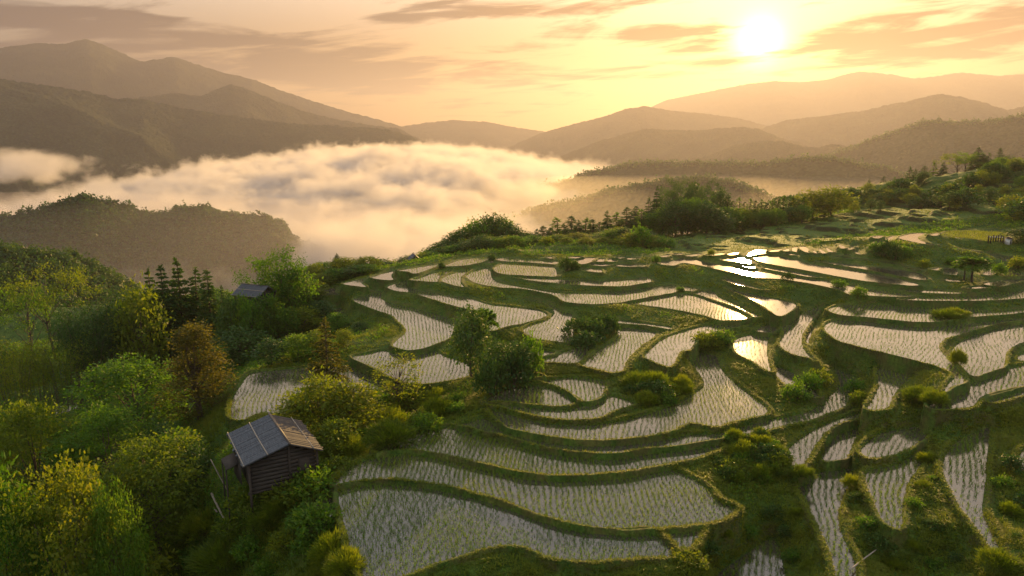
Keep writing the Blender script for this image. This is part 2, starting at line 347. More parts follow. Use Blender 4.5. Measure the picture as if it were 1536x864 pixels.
FARP += [(a*1.26, r, D) for a, r, D in FARP if abs(a) == 46]+[(58, 180, 13), (58, 90, 22)]
for a, r, D in FARP: pts.append((math.radians(a), math.log(r), CZ-D))
for i in range(NP_):
    W = WP[i]; m = W.mean(0)
    for q in [m]+[W[j] for j in range(0, len(W), max(1, len(W)//4))]:
        pts.append((math.atan2(q[0], q[1]), math.log(math.hypot(*q)), ZP[i]))
pts = np.array(pts)
def tps_fit(P, lam):
    n = len(P); d = np.hypot(P[:, None, 0]-P[None, :, 0], P[:, None, 1]-P[None, :, 1])
    K = np.where(d > 0, d*d*np.log(d+1e-12), 0)+lam*np.eye(n)
    A = np.zeros((n+3, n+3)); A[:n, :n] = K; A[:n, n] = 1; A[:n, n+1:] = P[:, :2]; A[n, :n] = 1; A[n+1:, :n] = P[:, :2].T
    return np.linalg.solve(A, np.r_[P[:, 2], 0, 0, 0])
def tps_eval(P, c, a, l):
    s = c[-3]+c[-2]*a+c[-1]*l
    for i in range(len(P)):
        d2 = (a-P[i, 0])**2+(l-P[i, 1])**2
        s = s+c[i]*.5*d2*np.log(d2+1e-12)
    return s
tc = tps_fit(pts, 2e-4)
ca = np.linspace(AZ[0], AZ[-1], NA//10); cl = np.linspace(LR[0], LR[-1], NR//10)
BC = tps_eval(pts, tc, *np.meshgrid(ca, cl))
def bilin(G, ny, nx):
    yy = np.linspace(0, G.shape[0]-1, ny); xx = np.linspace(0, G.shape[1]-1, nx)
    y0 = np.minimum(yy.astype(int), G.shape[0]-2); x0 = np.minimum(xx.astype(int), G.shape[1]-2)
    fy = (yy-y0)[:, None]; fx = (xx-x0)[None, :]
    return (G[y0][:, x0]*(1-fx)+G[y0][:, x0+1]*fx)*(1-fy)+(G[y0+1][:, x0]*(1-fx)+G[y0+1][:, x0+1]*fx)*fy
BASE = bilin(BC, NR, NA)
# signed distances
OWN = np.full((NR, NA), -1); SIN = np.full((NR, NA), 99.0); SOUT = np.full((NR, NA), 99.0)
NEAR = []
order = np.argsort(ZP)           # low fields first, higher ones override
for i in order:
    W = WP[i]; aa = np.arctan2(W[:, 0], W[:, 1]); rr = np.log(np.hypot(W[:, 0], W[:, 1])); mr = 3.2/np.exp(rr.min())
    i0, i1 = np.searchsorted(AZ, [aa.min()-mr, aa.max()+mr]); j0, j1 = np.searchsorted(LR, [rr.min()-mr, rr.max()+mr])
    if i1-i0 < 2 or j1-j0 < 2: NEAR.append(None); continue
    sl = (slice(j0, j1), slice(i0, i1)); x = TX[sl]; y = TY[sl]
    s = seg_dist(W, x, y); ins = inside(W, x, y); s = np.where(ins, -s, s)
    OWN[sl][ins] = i; SIN[sl][ins] = -s[ins]
    SOUT[sl] = np.minimum(SOUT[sl], np.where(ins, 99, s))
    NEAR.append((i, sl, s))
FIX = OWN >= 0
ZFIX = np.where(FIX, ZP[np.maximum(OWN, 0)], 0)
RES = np.where(FIX, ZFIX-BASE, 0)
# harmonic fill of the difference, coarse to fine
def fill(fix, val, it):
    ny, nx = fix.shape
    if min(ny, nx) > 40:
        f2 = fix[:ny//2*2, :nx//2*2].reshape(ny//2, 2, nx//2, 2); v2 = val[:ny//2*2, :nx//2*2].reshape(ny//2, 2, nx//2, 2)
        cnt = f2.sum((1, 3)); vv = (v2*f2).sum((1, 3))/np.maximum(cnt, 1)
        g = fill(cnt > 0, vv, it)
        u = bilin(g, ny, nx)
    else: u = np.zeros((ny, nx)); it = 400
    u = np.where(fix, val, u)
    for _ in range(it):
        n = u.copy()
        n[1:-1, 1:-1] = (u[2:, 1:-1]+u[:-2, 1:-1]+u[1:-1, 2:]+u[1:-1, :-2])*.25
        n[0] = n[-1] = 0; n[:, 0] = n[:, -1] = 0
        u = np.where(fix, val, n)
    return u
RES = fill(FIX, RES, 40)
GZ = BASE+RES
outside = ~FIX
# rough ground away from the fields
rough = sstep(1.0, 8.0, SOUT)
rough[FIX] = 0
GZ = GZ+rough*(fbm(TX*.09, TY*.09, 4, 11)*.9+fbm(TX*.5, TY*.5, 3, 5)*.25)*np.clip(RR/90, .5, 2)
# small cultivated steps on the far slope on the right
pxg, pyg = proj(np.stack([TX, TY, GZ], -1))
zone = sstep(960, 1060, pxg)*sstep(1700, 1600, pxg)*sstep(125, 140, RR)*sstep(0, 1, (pyg-(372-sstep(1040, 1536, pxg)*60))/-6+2)*sstep(0, 1, (pyg-(335-sstep(1150, 1536, pxg)*75))/8)
per = .95; q = (GZ+fbm(TX*.035, TY*.035, 2, 3)*1.0)/per
stepz = (np.floor(q)+sstep(.55, 1.0, q-np.floor(q))-q)*per
GZ = GZ+np.where(SOUT > 2.5, zone, 0)*stepz
FIELDZ = zone
# flat bottoms and bunds
bed = np.where(FIX, ZFIX-.02-.16*sstep(0, .5, SIN), GZ)
BUND = np.zeros((NR, NA))
crestn = .75+.5*vnoise(TX*.8, TY*.8, 21)
for e in NEAR:
    if e is None: continue
    i, sl, s = e
    prof = np.where(s > 0, sstep(-.02, .16, s)*(1-sstep(.36, .8, s)), 0)
    top = ZP[i]+(.24*crestn[sl]*np.clip(1.75-RR[sl]/95, .35, 1))*prof
    hit = (s > 0) & (s < .42) & (top > bed[sl])
    bed[sl] = np.where(hit, top, bed[sl])
    BUND[sl] = np.maximum(BUND[sl], prof)
GZ = bed
def ground(x, y):
    a = (np.arctan2(x, y)-AZ[0])/STEP; l = (np.log(np.maximum(np.hypot(x, y), 1e-3))-LR[0])/STEP
    a = np.clip(a, 0, NA-1.001); l = np.clip(l, 0, NR-1.001); ia = a.astype(int); il = l.astype(int); fa = a-ia; fl = l-il
    return (GZ[il, ia]*(1-fa)+GZ[il, ia+1]*fa)*(1-fl)+(GZ[il+1, ia]*(1-fa)+GZ[il+1, ia+1]*fa)*fl
def near_field(x, y):
    a = np.clip(np.round((np.arctan2(x, y)-AZ[0])/STEP).astype(int), 0, NA-1); l = np.clip(np.round((np.log(np.hypot(x, y))-LR[0])/STEP).astype(int), 0, NR-1)
    return OWN[l, a], SOUT[l, a], FIELDZ[l, a]
def hit_ground(px, py, r0=30., r1=425.):
    """where the sight line of a pixel meets the ground"""
    d = ray(px, py); h = math.hypot(d[0], d[1]); t = np.geomspace(r0, r1, 2500)/h
    P = d[None, :]*t[:, None]; z = ground(P[:, 0], P[:, 1]); b = P[:, 2]+CZ < z
    k = int(np.argmax(b)) if b.any() else len(t)-1
    return np.array([P[k, 0], P[k, 1], z[k]])
# ------------------------------------------------------------------ materials of the ground
def mat_ground():
    m, nt, out = new_mat('terrace_ground')
    tc = N(nt, 'ShaderNodeTexCoord')
    n1 = N(nt, 'ShaderNodeTexNoise', Scale=.35, Detail=6.0, Roughness=.6); L(nt, tc, 'Object', n1, 'Vector')
    n2 = N(nt, 'ShaderNodeTexNoise', Scale=3.5, Detail=5.0, Roughness=.7); L(nt, tc, 'Object', n2, 'Vector')
    r1 = ramp(nt, [(.3, (.022, .050, .006)), (.5, (.045, .085, .010)), (.7, (.085, .115, .018))], n1)
    r2 = ramp(nt, [(.35, (.35, .4, .3)), (.65, (1.5, 1.45, 1.3))], n2)
    mx = N(nt, 'ShaderNodeMix', _data_type='RGBA', _blend_type='MULTIPLY'); mx.inputs['Factor'].default_value = .8
    L(nt, r1, 0, mx, 6); L(nt, r2, 0, mx, 7)
    # bare earth shows on the bunds and here and there on the banks
    at = N(nt, 'ShaderNodeAttribute', _attribute_name='bund')
    n3 = N(nt, 'ShaderNodeTexNoise', Scale=.8, Detail=4.0); L(nt, tc, 'Object', n3, 'Vector')
    mr = N(nt, 'ShaderNodeMapRange'); mr.inputs[1].default_value = .42; mr.inputs[2].default_value = .6; L(nt, n3, 0, mr, 0)
    ml = N(nt, 'ShaderNodeMath', _operation='MULTIPLY'); L(nt, mr, 0, ml, 0); L(nt, at, 'Fac', ml, 1)
    ml2 = N(nt, 'ShaderNodeMath', _operation='MULTIPLY'); L(nt, ml, 0, ml2, 0); ml2.inputs[1].default_value = .5
    mx2 = N(nt, 'ShaderNodeMix', _data_type='RGBA'); L(nt, ml2, 0, mx2, 'Factor'); L(nt, mx, 2, mx2, 6); mx2.inputs[7].default_value = (.085, .052, .022, 1)
    # ploughed terraces on the far slope: light green treads, brown banks
    az = N(nt, 'ShaderNodeAttribute', _attribute_name='plots')
    geo = N(nt, 'ShaderNodeNewGeometry'); sx = N(nt, 'ShaderNodeSeparateXYZ'); L(nt, geo, 'Normal', sx, 0)
    rz = ramp(nt, [(.70, (.03, .028, .010)), (.90, (.035, .05, .010)), (1., (.06, .105, .014))], sx, 2)
    mx3 = N(nt, 'ShaderNodeMix', _data_type='RGBA'); L(nt, az, 'Fac', mx3, 'Factor'); L(nt, mx2, 2, mx3, 6); L(nt, rz, 0, mx3, 7)
    b = N(nt, 'ShaderNodeBsdfPrincipled', Roughness=.85); b.inputs['Specular IOR Level'].default_value = .15
    L(nt, mx3, 2, b, 'Base Color')
    bp = N(nt, 'ShaderNodeBump', Strength=.8, Distance=.15); L(nt, n2, 0, bp, 'Height'); L(nt, bp, 0, b, 'Normal')
    L(nt, b, 0, out, 0); return m
def mat_water():
    m, nt, out = new_mat('paddy_water')
    tc = N(nt, 'ShaderNodeTexCoord')
    n1 = N(nt, 'ShaderNodeTexNoise', Scale=.6, Detail=5.0, Roughness=.65); L(nt, tc, 'Object', n1, 'Vector')
    r1 = ramp(nt, [(.3, (.036, .034, .024)), (.55, (.055, .05, .036)), (.75, (.08, .072, .052))], n1)
    b = N(nt, 'ShaderNodeBsdfDiffuse'); L(nt, r1, 0, b, 'Color')
    g = N(nt, 'ShaderNodeBsdfGlossy'); g.inputs['Roughness'].default_value = .085; g.inputs['Color'].default_value = (.95, .95, .95, 1)
    n2 = N(nt, 'ShaderNodeTexNoise', Scale=2.2, Detail=4.0, Roughness=.6); L(nt, tc, 'Object', n2, 'Vector')
    bp = N(nt, 'ShaderNodeBump', Strength=.06, Distance=.05); L(nt, n2, 0, bp, 'Height'); L(nt, bp, 0, g, 'Normal')
    fr = N(nt, 'ShaderNodeFresnel', IOR=1.85); ms = N(nt, 'ShaderNodeMixShader'); L(nt, fr, 0, ms, 0); L(nt, b, 0, ms, 1); L(nt, g, 0, ms, 2)
    L(nt, ms, 0, out, 0); return m
M_GROUND = mat_ground(); M_WATER = mat_water()

idx = np.arange(NR*NA).reshape(NR, NA)
F = np.stack([idx[:-1, :-1], idx[:-1, 1:], idx[1:, 1:], idx[1:, :-1]], -1).reshape(-1, 4)
me = faces_np('ground', np.stack([TX, TY, GZ], -1).reshape(-1, 3), F, mats=[M_GROUND], smooth=True,
              attrs={'bund': ('POINT', BUND.ravel()), 'plots': ('POINT', FIELDZ.ravel())})
link('ground', me, kind='structure')

# one sheet of still water per field
for e in NEAR:
    if e is None: continue
    i, sl, s = e
    ok = s < .32
    j0, i0 = sl[0].start, sl[1].start
    q = ok[:-1, :-1] & ok[:-1, 1:] & ok[1:, 1:] & ok[1:, :-1]
    if q.sum() < 2: continue
    loc = np.arange(s.size).reshape(s.shape)
    F = np.stack([loc[:-1, :-1][q], loc[:-1, 1:][q], loc[1:, 1:][q], loc[1:, :-1][q]], -1)
    u, inv = np.unique(F, return_inverse=True)
    V = np.stack([TX[sl].ravel()[u], TY[sl].ravel()[u], np.full(len(u), ZP[i])], -1)
    me = faces_np('paddy_water', V, inv.reshape(F.shape), mats=[M_WATER], smooth=True)
    link('paddy_water', me, kind='structure')
# ------------------------------------------------------------------ far hills, valley floor
VALLEY = CZ-150.0
def mat_forest(name, ca, cb, cc, scale=.02):
    m, nt, out = new_mat(name)
    tc = N(nt, 'ShaderNodeTexCoord')
    n1 = N(nt, 'ShaderNodeTexNoise', Scale=scale*.35, Detail=6.0, Roughness=.65); L(nt, tc, 'Object', n1, 'Vector')
    v = N(nt, 'ShaderNodeTexVoronoi', Scale=scale*6); L(nt, tc, 'Object', v, 'Vector')
    r1 = ramp(nt, [(.32, ca), (.5, cb), (.68, cc)], n1)
    r2 = ramp(nt, [(.0, (1.35, 1.35, 1.2)), (.6, (.55, .55, .6))], v)
    mx = N(nt, 'ShaderNodeMix', _data_type='RGBA', _blend_type='MULTIPLY'); mx.inputs['Factor'].default_value = .8
    L(nt, r1, 0, mx, 6); L(nt, r2, 0, mx, 7)
    b = N(nt, 'ShaderNodeBsdfPrincipled', Roughness=.95); b.inputs['Specular IOR Level'].default_value = .05
    L(nt, mx, 2, b, 'Base Color')
    bp = N(nt, 'ShaderNodeBump', Strength=1.0, Distance=1.2/scale*.06); bp.invert = True; L(nt, v, 0, bp, 'Height'); L(nt, bp, 0, b, 'Normal')
    L(nt, b, 0, out, 0); return m
M_FOREST = mat_forest('forested_slope', (.018, .026, .010), (.03, .04, .014), (.055, .058, .022), .02)
M_FORESTN = mat_forest('near_forest', (.02, .032, .008), (.038, .052, .012), (.07, .075, .02), .05)
M_VALLEY = mat_forest('valley_floor', (.03, .04, .015), (.05, .06, .02), (.07, .075, .03), .01)

def ridge(name, line, d0, d1=None, slope=.5, spur=.35, bump=5., wl=90., seed=1, mat=None, step=2.0, ext=(0, 0), nt_=90, floor=None):
    """a forested hill whose crest runs where the photograph's skyline runs, d0..d1 metres away; it falls on both sides to the valley"""
    d1 = d1 or d0; floor = VALLEY if floor is None else floor
    line = np.array(line, float)
    px = np.arange(line[0, 0], line[-1, 0]+.1, step); py = np.interp(px, line[:, 0], line[:, 1])
    k = np.ones(5)/5; py = np.convolve(np.pad(py, 2, 'edge'), k, 'valid')
    d = np.interp(px, [px[0], px[-1]], [d0, d1])
    C = np.stack([at_r(a, b, c) for a, b, c in zip(px, py, d)])
    # run the crest down to the valley beyond both ends
    def tail(p, q, drop):
        t = p-q; t[2] = 0; t /= np.linalg.norm(t)+1e-9; n = 26; h = p[2]-floor+10
        return np.stack([p+t*h/drop*u+np.array([0, 0, -h*(u**1.0)]) for u in np.linspace(1/n, 1, n)])
    A = tail(C[0].copy(), C[3].copy(), ext[0] or .45)[::-1]; B = tail(C[-1].copy(), C[-4].copy(), ext[1] or .45)
    C = np.concatenate([A, C, B]); n = len(C)
    dirv = C[:, :2]/np.linalg.norm(C[:, :2], axis=1)[:, None]
    H = (C[:, 2]-floor+12).max(); W = H/slope*1.25
    s = np.linspace(0, 1, nt_); tf = -(s**1.35)*W; tb = (np.linspace(0, 1, 18)[1:]**1.3)*W
    T = np.concatenate([tf[::-1], tb]); T0 = nt_-1
    X = C[:, 0][None]+T[:, None]*dirv[:, 0][None]; Y = C[:, 1][None]+T[:, None]*dirv[:, 1][None]
    aT = np.abs(T)[:, None]
    k_ = max(1., d.mean()/1900.); wl *= k_; bump *= min(k_, 1.6)
    rn = ridged(X/wl/2+seed*3.1, Y/wl/2+seed*1.7, 4, seed)-.55
    fall = slope*aT*(1-.45*np.exp(-aT/(.18*W)))
    Z = C[:, 2][None]-fall+rn*spur*wl*sstep(0, wl*1.6, aT)*1.2
    Z = Z+(vnoise(X/(bump*1.3), Y/(bump*1.3), seed+9)-.5)*bump*1.2+(vnoise(X/(bump*4), Y/(bump*4), seed+5)-.5)*bump*1.0
    Z = np.maximum(Z, floor-15)
    nn = len(T); ix = np.arange(nn*n).reshape(nn, n)
    F = np.stack([ix[:-1, :-1], ix[:-1, 1:], ix[1:, 1:], ix[1:, :-1]], -1).reshape(-1, 4)
    me = faces_np(name, np.stack([X, Y, Z], -1).reshape(-1, 3), F, mats=[mat or M_FOREST], smooth=True)
    return link(name, me, kind='structure')

HILLS = {}
ridge('mountain', [(-160,92),(-60,82),(0,72),(50,65),(100,66),(115,61),(128,58),(150,65),(180,78),(212,93),(235,89),(262,85),(290,95),(330,108),(380,119),(420,135),(455,147),(490,158),(530,170),(570,180),(600,189),(640,200)], 5200, 5800, .48, .4, 3.5, 320, 3)
ridge('mountain', [(150,165),(210,146),(262,139),(300,144),(325,134),(345,126),(370,133),(410,150),(450,165),(500,178),(560,188),(600,193),(618,204)], 4000, 4100, .45, .4, 3.5, 240, 5)
HILLS['dark'] = ridge('mountain', [(-200,112),(-60,112),(0,118),(40,124),(100,132),(150,142),(175,148),(210,148),(260,160),(310,168),(360,175),(420,183),(470,187),(520,190),(580,194),(612,203)], 2900, 3200, .42, .5, 3.5, 190, 8)
HILLS['left'] = ridge('hill', [(-120,350),(0,328),(50,318),(90,305),(110,299),(128,296),(160,303),(200,314),(230,321),(250,316),(270,311),(310,311),(350,322),(400,324),(425,335),(440,360)], 740, 790, .55, .4, 3, 60, 12, step=1.2)
ridge('far_mountain', [(1000,150),(1040,142),(1120,126),(1160,122),(1200,123),(1240,120),(1262,113),(1290,107),(1340,112),(1370,118),(1400,115),(1440,109),(1500,114),(1536,111),(1650,120)], 8800, 8500, .35, .3, 4, 300, 15)
ridge('far_mountain', [(600,190),(640,184),(680,180),(730,183),(780,192),(830,199),(870,204)], 6500, 6500, .3, .3, 4, 240, 17)
ridge('mountain', [(810,200),(860,186),(905,175),(940,163),(968,159),(1000,165),(1060,171),(1100,176),(1150,188),(1180,200)], 5000, 5000, .4, .4, 3.5, 220, 19)
ridge('mountain', [(1150,190),(1180,180),(1250,172),(1300,165),(1330,158),(1360,152),(1380,147),(1410,141),(1440,145),(1480,155),(1510,165),(1536,160),(1640,150)], 4500, 4400, .4, .4, 3.5, 200, 21)
ridge('hill', [(862,226),(880,219),(900,211),(950,197),(975,193),(1000,195),(1050,196),(1080,192),(1110,190),(1140,194),(1170,206),(1200,214)], 3500, 3500, .4, .4, 3.5, 150, 23)
ridge('hill', [(1000,246),(1040,238),(1070,231),(1100,218),(1130,213),(1170,211),(1200,219),(1225,222),(1250,216),(1290,222)], 2800, 2750, .4, .4, 3.5, 120, 25)
HILLS['right'] = ridge('hill', [(1215,246),(1240,234),(1290,216),(1330,201),(1370,188),(1390,182),(1410,179),(1425,182),(1450,183),(1490,181),(1520,175),(1536,172),(1640,165)], 2200, 2050, .45, .4, 4, 110, 27, step=1.5)
HILLS['low'] = ridge('hill', [(560,318),(600,302),(640,294),(700,290),(740,284),(780,281),(830,276),(860,268),(885,257),(920,252),(950,245),(1000,243),(1050,245),(1090,243),(1130,246),(1170,240),(1200,237),(1225,236),(1260,240),(1290,247),(1330,250),(1360,265)], 1750, 1500, .6, .4, 3, 80, 29, step=1.5)
HILLS['mid'] = ridge('hill', [(760,330),(800,316),(860,303),(900,290),(950,280),(1000,272),(1050,268),(1090,272),(1130,285)], 1250, 1150, .6, .4, 3, 60, 31, step=1.5)
HILLS['near'] = ridge('hill', [(-240,352),(-100,358),(0,372),(50,379),(100,382),(130,395),(165,412),(200,432),(225,450)], 400, 420, .5, .3, 2.5, 40, 33, mat=M_FORESTN, step=1.5)

# the valley floor, out to the horizon
HX = 11000.0
n = 90; g = np.linspace(-HX+5, HX-5, n); X, Y = np.meshgrid(g, g)
Z = VALLEY+fbm(X/700, Y/700, 4, 40)*5; Z[np.hypot(X, Y) < 500] -= 4
ix = np.arange(n*n).reshape(n, n); F = np.stack([ix[:-1, :-1], ix[:-1, 1:], ix[1:, 1:], ix[1:, :-1]], -1).reshape(-1, 4)
link('valley_ground', faces_np('valley_ground', np.stack([X, Y, Z], -1).reshape(-1, 3), F, mats=[M_VALLEY], smooth=True), kind='structure')
# ------------------------------------------------------------------ plants: building blocks
def mat_leaf(name, cols, trans=(1.65, 1.5, .45), tf=.56):
    m, nt, out = new_mat(name)
    at = N(nt, 'ShaderNodeAttribute', _attribute_name='tint'); oi = N(nt, 'ShaderNodeObjectInfo')
    ad = N(nt, 'ShaderNodeMath', _operation='MULTIPLY_ADD'); L(nt, oi, 'Random', ad, 0); ad.inputs[1].default_value = .35; L(nt, at, 'Fac', ad, 2)
    sb = N(nt, 'ShaderNodeMath', _operation='SUBTRACT'); L(nt, ad, 0, sb, 0); sb.inputs[1].default_value = .17
    k = len(cols); r = ramp(nt, [(i/(k-1), c) for i, c in enumerate(cols)], sb)
    d = N(nt, 'ShaderNodeBsdfPrincipled', Roughness=.6); d.inputs['Specular IOR Level'].default_value = .25; L(nt, r, 0, d, 'Base Color')
    t = N(nt, 'ShaderNodeBsdfTranslucent'); mx = N(nt, 'ShaderNodeMix', _data_type='RGBA', _blend_type='MULTIPLY'); mx.inputs['Factor'].default_value = 1
    L(nt, r, 0, mx, 6); mx.inputs[7].default_value = (*trans, 1); L(nt, mx, 2, t, 'Color')
    ms = N(nt, 'ShaderNodeMixShader'); ms.inputs[0].default_value = tf; L(nt, d, 0, ms, 1); L(nt, t, 0, ms, 2); L(nt, ms, 0, out, 0)
    return m
M_LEAF = mat_leaf('leaf_green', [(0.024, 0.071, 0.0067), (0.044, 0.118, 0.0101), (0.071, 0.157, 0.0134), (0.120, 0.188, 0.0168)])
M_LEAFY = mat_leaf('leaf_yellow_green', [(0.038, 0.078, 0.0058), (0.072, 0.123, 0.0086), (0.115, 0.162, 0.0115), (0.154, 0.168, 0.0115)])
M_LEAFD = mat_leaf('leaf_dark', [(0.014, 0.044, 0.0082), (0.026, 0.071, 0.0109), (0.042, 0.093, 0.0136), (0.071, 0.119, 0.0163)], tf=.35)
M_LEAFO = mat_leaf('leaf_russet', [(0.024, 0.041, 0.0062), (0.048, 0.061, 0.0083), (0.081, 0.082, 0.0104), (0.113, 0.103, 0.0104)])
M_GRASS = mat_leaf('grass_blade', [(0.042, 0.090, 0.0060), (0.082, 0.135, 0.0080), (0.13, 0.18, 0.0120), (0.19, 0.21, 0.0180)])
M_RICE = mat_leaf('rice_blade', [(0.045, 0.115, 0.0080), (0.075, 0.160, 0.0110), (0.11, 0.19, 0.014), (0.16, 0.20, 0.018)])
def mat_bark():
    m, nt, out = new_mat('bark'); tc = N(nt, 'ShaderNodeTexCoord')
    mp = N(nt, 'ShaderNodeMapping'); mp.inputs['Scale'].default_value = (6, 6, 1.2); L(nt, tc, 'Object', mp, 'Vector')
    n = N(nt, 'ShaderNodeTexNoise', Scale=2.0, Detail=5.0); L(nt, mp, 0, n, 'Vector')
    r = ramp(nt, [(.3, (.035, .024, .015)), (.7, (.11, .08, .05))], n)
    b = N(nt, 'ShaderNodeBsdfPrincipled', Roughness=.9); L(nt, r, 0, b, 'Base Color')
    bp = N(nt, 'ShaderNodeBump', Strength=.6, Distance=.05); L(nt, n, 0, bp, 'Height'); L(nt, bp, 0, b, 'Normal'); L(nt, b, 0, out, 0); return m
M_BARK = mat_bark()
def unit(v): return v/(np.linalg.norm(v, axis=-1, keepdims=True)+1e-9)
def leaf_quads(P, length, width, axis=None, nrm=None, r=rng, fold=0.):
    """a rhombic leaf at each point"""
    n = len(P)
    if axis is None: axis = r.normal(size=(n, 3))
    axis = unit(axis)
    if nrm is None: nrm = r.normal(size=(n, 3))
    side = unit(np.cross(axis, nrm)); length = np.broadcast_to(length, (n,))[:, None]; width = np.broadcast_to(width, (n,))[:, None]
    up = np.cross(side, axis)
    a = P; b = P+axis*length*.45+side*width*.5+up*fold*width; c = P+axis*length; d = P+axis*length*.45-side*width*.5+up*fold*width
    V = np.stack([a, b, c, d], 1).reshape(-1, 3); F = np.arange(4*n).reshape(n, 4)
    return V, F
def leaf_mesh(name, V, F, tint, mat):
    return faces_np(name, V, F, mats=[mat], attrs={'tint': ('FACE', tint)})
class Tubes:
    def __init__(s): s.V = []; s.F = []; s.n = 0
    def add(s, pts, rad, k=6):
        pts = np.array(pts, float); n = len(pts); rad = np.broadcast_to(rad, (n,))
        t = np.gradient(pts, axis=0); t = unit(t); ref = np.where(np.abs(t[:, 2:3]) > .9, np.array([[1., 0, 0]]), np.array([[0, 0, 1.]]))
        a = unit(np.cross(t, ref)); b = np.cross(t, a); th = np.linspace(0, 2*PI, k, endpoint=False)
        R = pts[:, None]+rad[:, None, None]*(a[:, None]*np.cos(th)[None, :, None]+b[:, None]*np.sin(th)[None, :, None])
        s.V.append(R.reshape(-1, 3)); i = np.arange(n*k).reshape(n, k)+s.n
        f = np.stack([i[:-1], np.roll(i[:-1], -1, 1), np.roll(i[1:], -1, 1), i[1:]], -1).reshape(-1, 4); s.F.append(f)
        c0, c1 = s.n+n*k, s.n+n*k+1; s.V.append(np.stack([pts[0], pts[-1]])); s.n += n*k+2
        e0 = np.stack([np.roll(i[0], -1), i[0], np.full(k, c0), np.full(k, c0)], -1); e1 = np.stack([i[-1], np.roll(i[-1], -1), np.full(k, c1), np.full(k, c1)], -1)
        s.F += [e0[:, :3], e1[:, :3]]
    def mesh(s, name, mat, smooth=True):
        V = np.concatenate(s.V); lo = np.concatenate([f.ravel() for f in s.F]); tot = np.concatenate([np.full(len(f), f.shape[1]) for f in s.F])
        st = np.r_[0, np.cumsum(tot)[:-1]]
        return mesh_np(name, V, lo, st, mats=[mat], smooth=smooth)
def curve(p, q, bend=0., n=6, r=rng, droop=0.):
    p, q = np.array(p, float), np.array(q, float); t = np.linspace(0, 1, n)[:, None]
    off = r.normal(size=3)*bend*np.linalg.norm(q-p)
    return p*(1-t)+q*t+off*np.sin(PI*t)+np.array([0, 0, -droop])*t*t

PROTO = {}
def proto(kind, seed, trunk, crown, h, w):
    PROTO.setdefault(kind, []).append((trunk, crown, h, w))

def lobes_tree(kind, seed, h, rad, base, nlobe, nleaf, leaf, mat, lobe_r=.42, top=1.0, shape='round', gap=.35, trunk_r=.02, sprig=0.):
    """round-headed tree: limbs carry leaf clumps of uneven size spread through the crown, with gaps between"""
    r = np.random.default_rng(seed); tb = Tubes()
    th = base+(h-base)*.55
    ax = np.array([[0, 0, -.4], [r.normal()*.02*h, r.normal()*.02*h, th*.5], [r.normal()*.04*h, r.normal()*.04*h, th]])
    tt = np.linspace(0, 1, 7); trunk = np.stack([np.interp(tt, [0, .5, 1], ax[:, k]) for k in range(3)], -1)
    tb.add(trunk, np.linspace(trunk_r*h, trunk_r*h*.35, 7), 7)
    Vs, Ts = [], []; off = 0; Fs = []
    for k in range(nlobe):
        u = (k+.5)/nlobe; ph = k*2.399+r.normal()*.3
        zz = u**.85
        if shape == 'round': rr = math.sin(PI*(.12+.80*zz))
        elif shape == 'cone': rr = (1-zz)**.8+.08
        elif shape == 'column': rr = .75*(1-zz**3)+.12
        elif shape == 'flat': rr = 1.0-.25*zz
        else: rr = .9*math.sin(PI*(.05+.9*zz))
        rr *= rad*(.42+.66*r.random()**.6)
        c = np.array([math.cos(ph)*rr, math.sin(ph)*rr, base+(h-base)*(zz*.90+.02)])
        s = rad*lobe_r*(.42+.85*r.random()); s = min(s, (h-c[2])*.9+.25*rad*lobe_r)
        st = trunk[min(6, int(2+4*zz*.8))]; tb.add(curve(st, c*np.array([.85, .85, 1])-np.array([0, 0, s*.3]), .06, 5, r), np.linspace(trunk_r*h*.35, trunk_r*h*.08, 5), 4)
        n = int(nleaf/nlobe*(s/(rad*lobe_r))**1.6)+6
        d = unit(r.normal(size=(n, 3))); q = r.random(n)**(.45)
        fl = .38 if shape == 'flat' else .72
        # twig sprays: leaves gather in tufts inside the clump
        m = max(4, n//9); td = unit(r.normal(size=(m, 3))); tq = r.random(m)**.4
        tuft = c+td*(tq*s)[:, None]*np.array([1.1, 1.1, fl]); pick = r.integers(0, m, n)
        P = tuft[pick]+r.normal(size=(n, 3))*leaf*.9
        axx = (P-c)/s*.8+r.normal(size=(n, 3))*.6+np.array([0, 0, -.15]); nr = unit((P-c)/s*.5+r.normal(size=(n, 3))*.7+np.array([0, 0, .7]))
        ln = leaf*(.55+.8*r.random(n))*(.8+.4*r.random()); V, F = leaf_quads(P, ln, ln*(.42+.2*r.random()), axx, nr, r)
        Vs.append(V); Fs.append(F+off); off += len(V)
        Ts.append(np.clip(.25+.35*r.random(m)[pick]+.18*r.random()+.2*r.random(n), 0, 1))
    cm = leaf_mesh('crown', np.concatenate(Vs), np.concatenate(Fs), np.concatenate(Ts), mat)
    proto(kind, seed, tb.mesh('trunk', M_BARK), cm, h, rad*2)

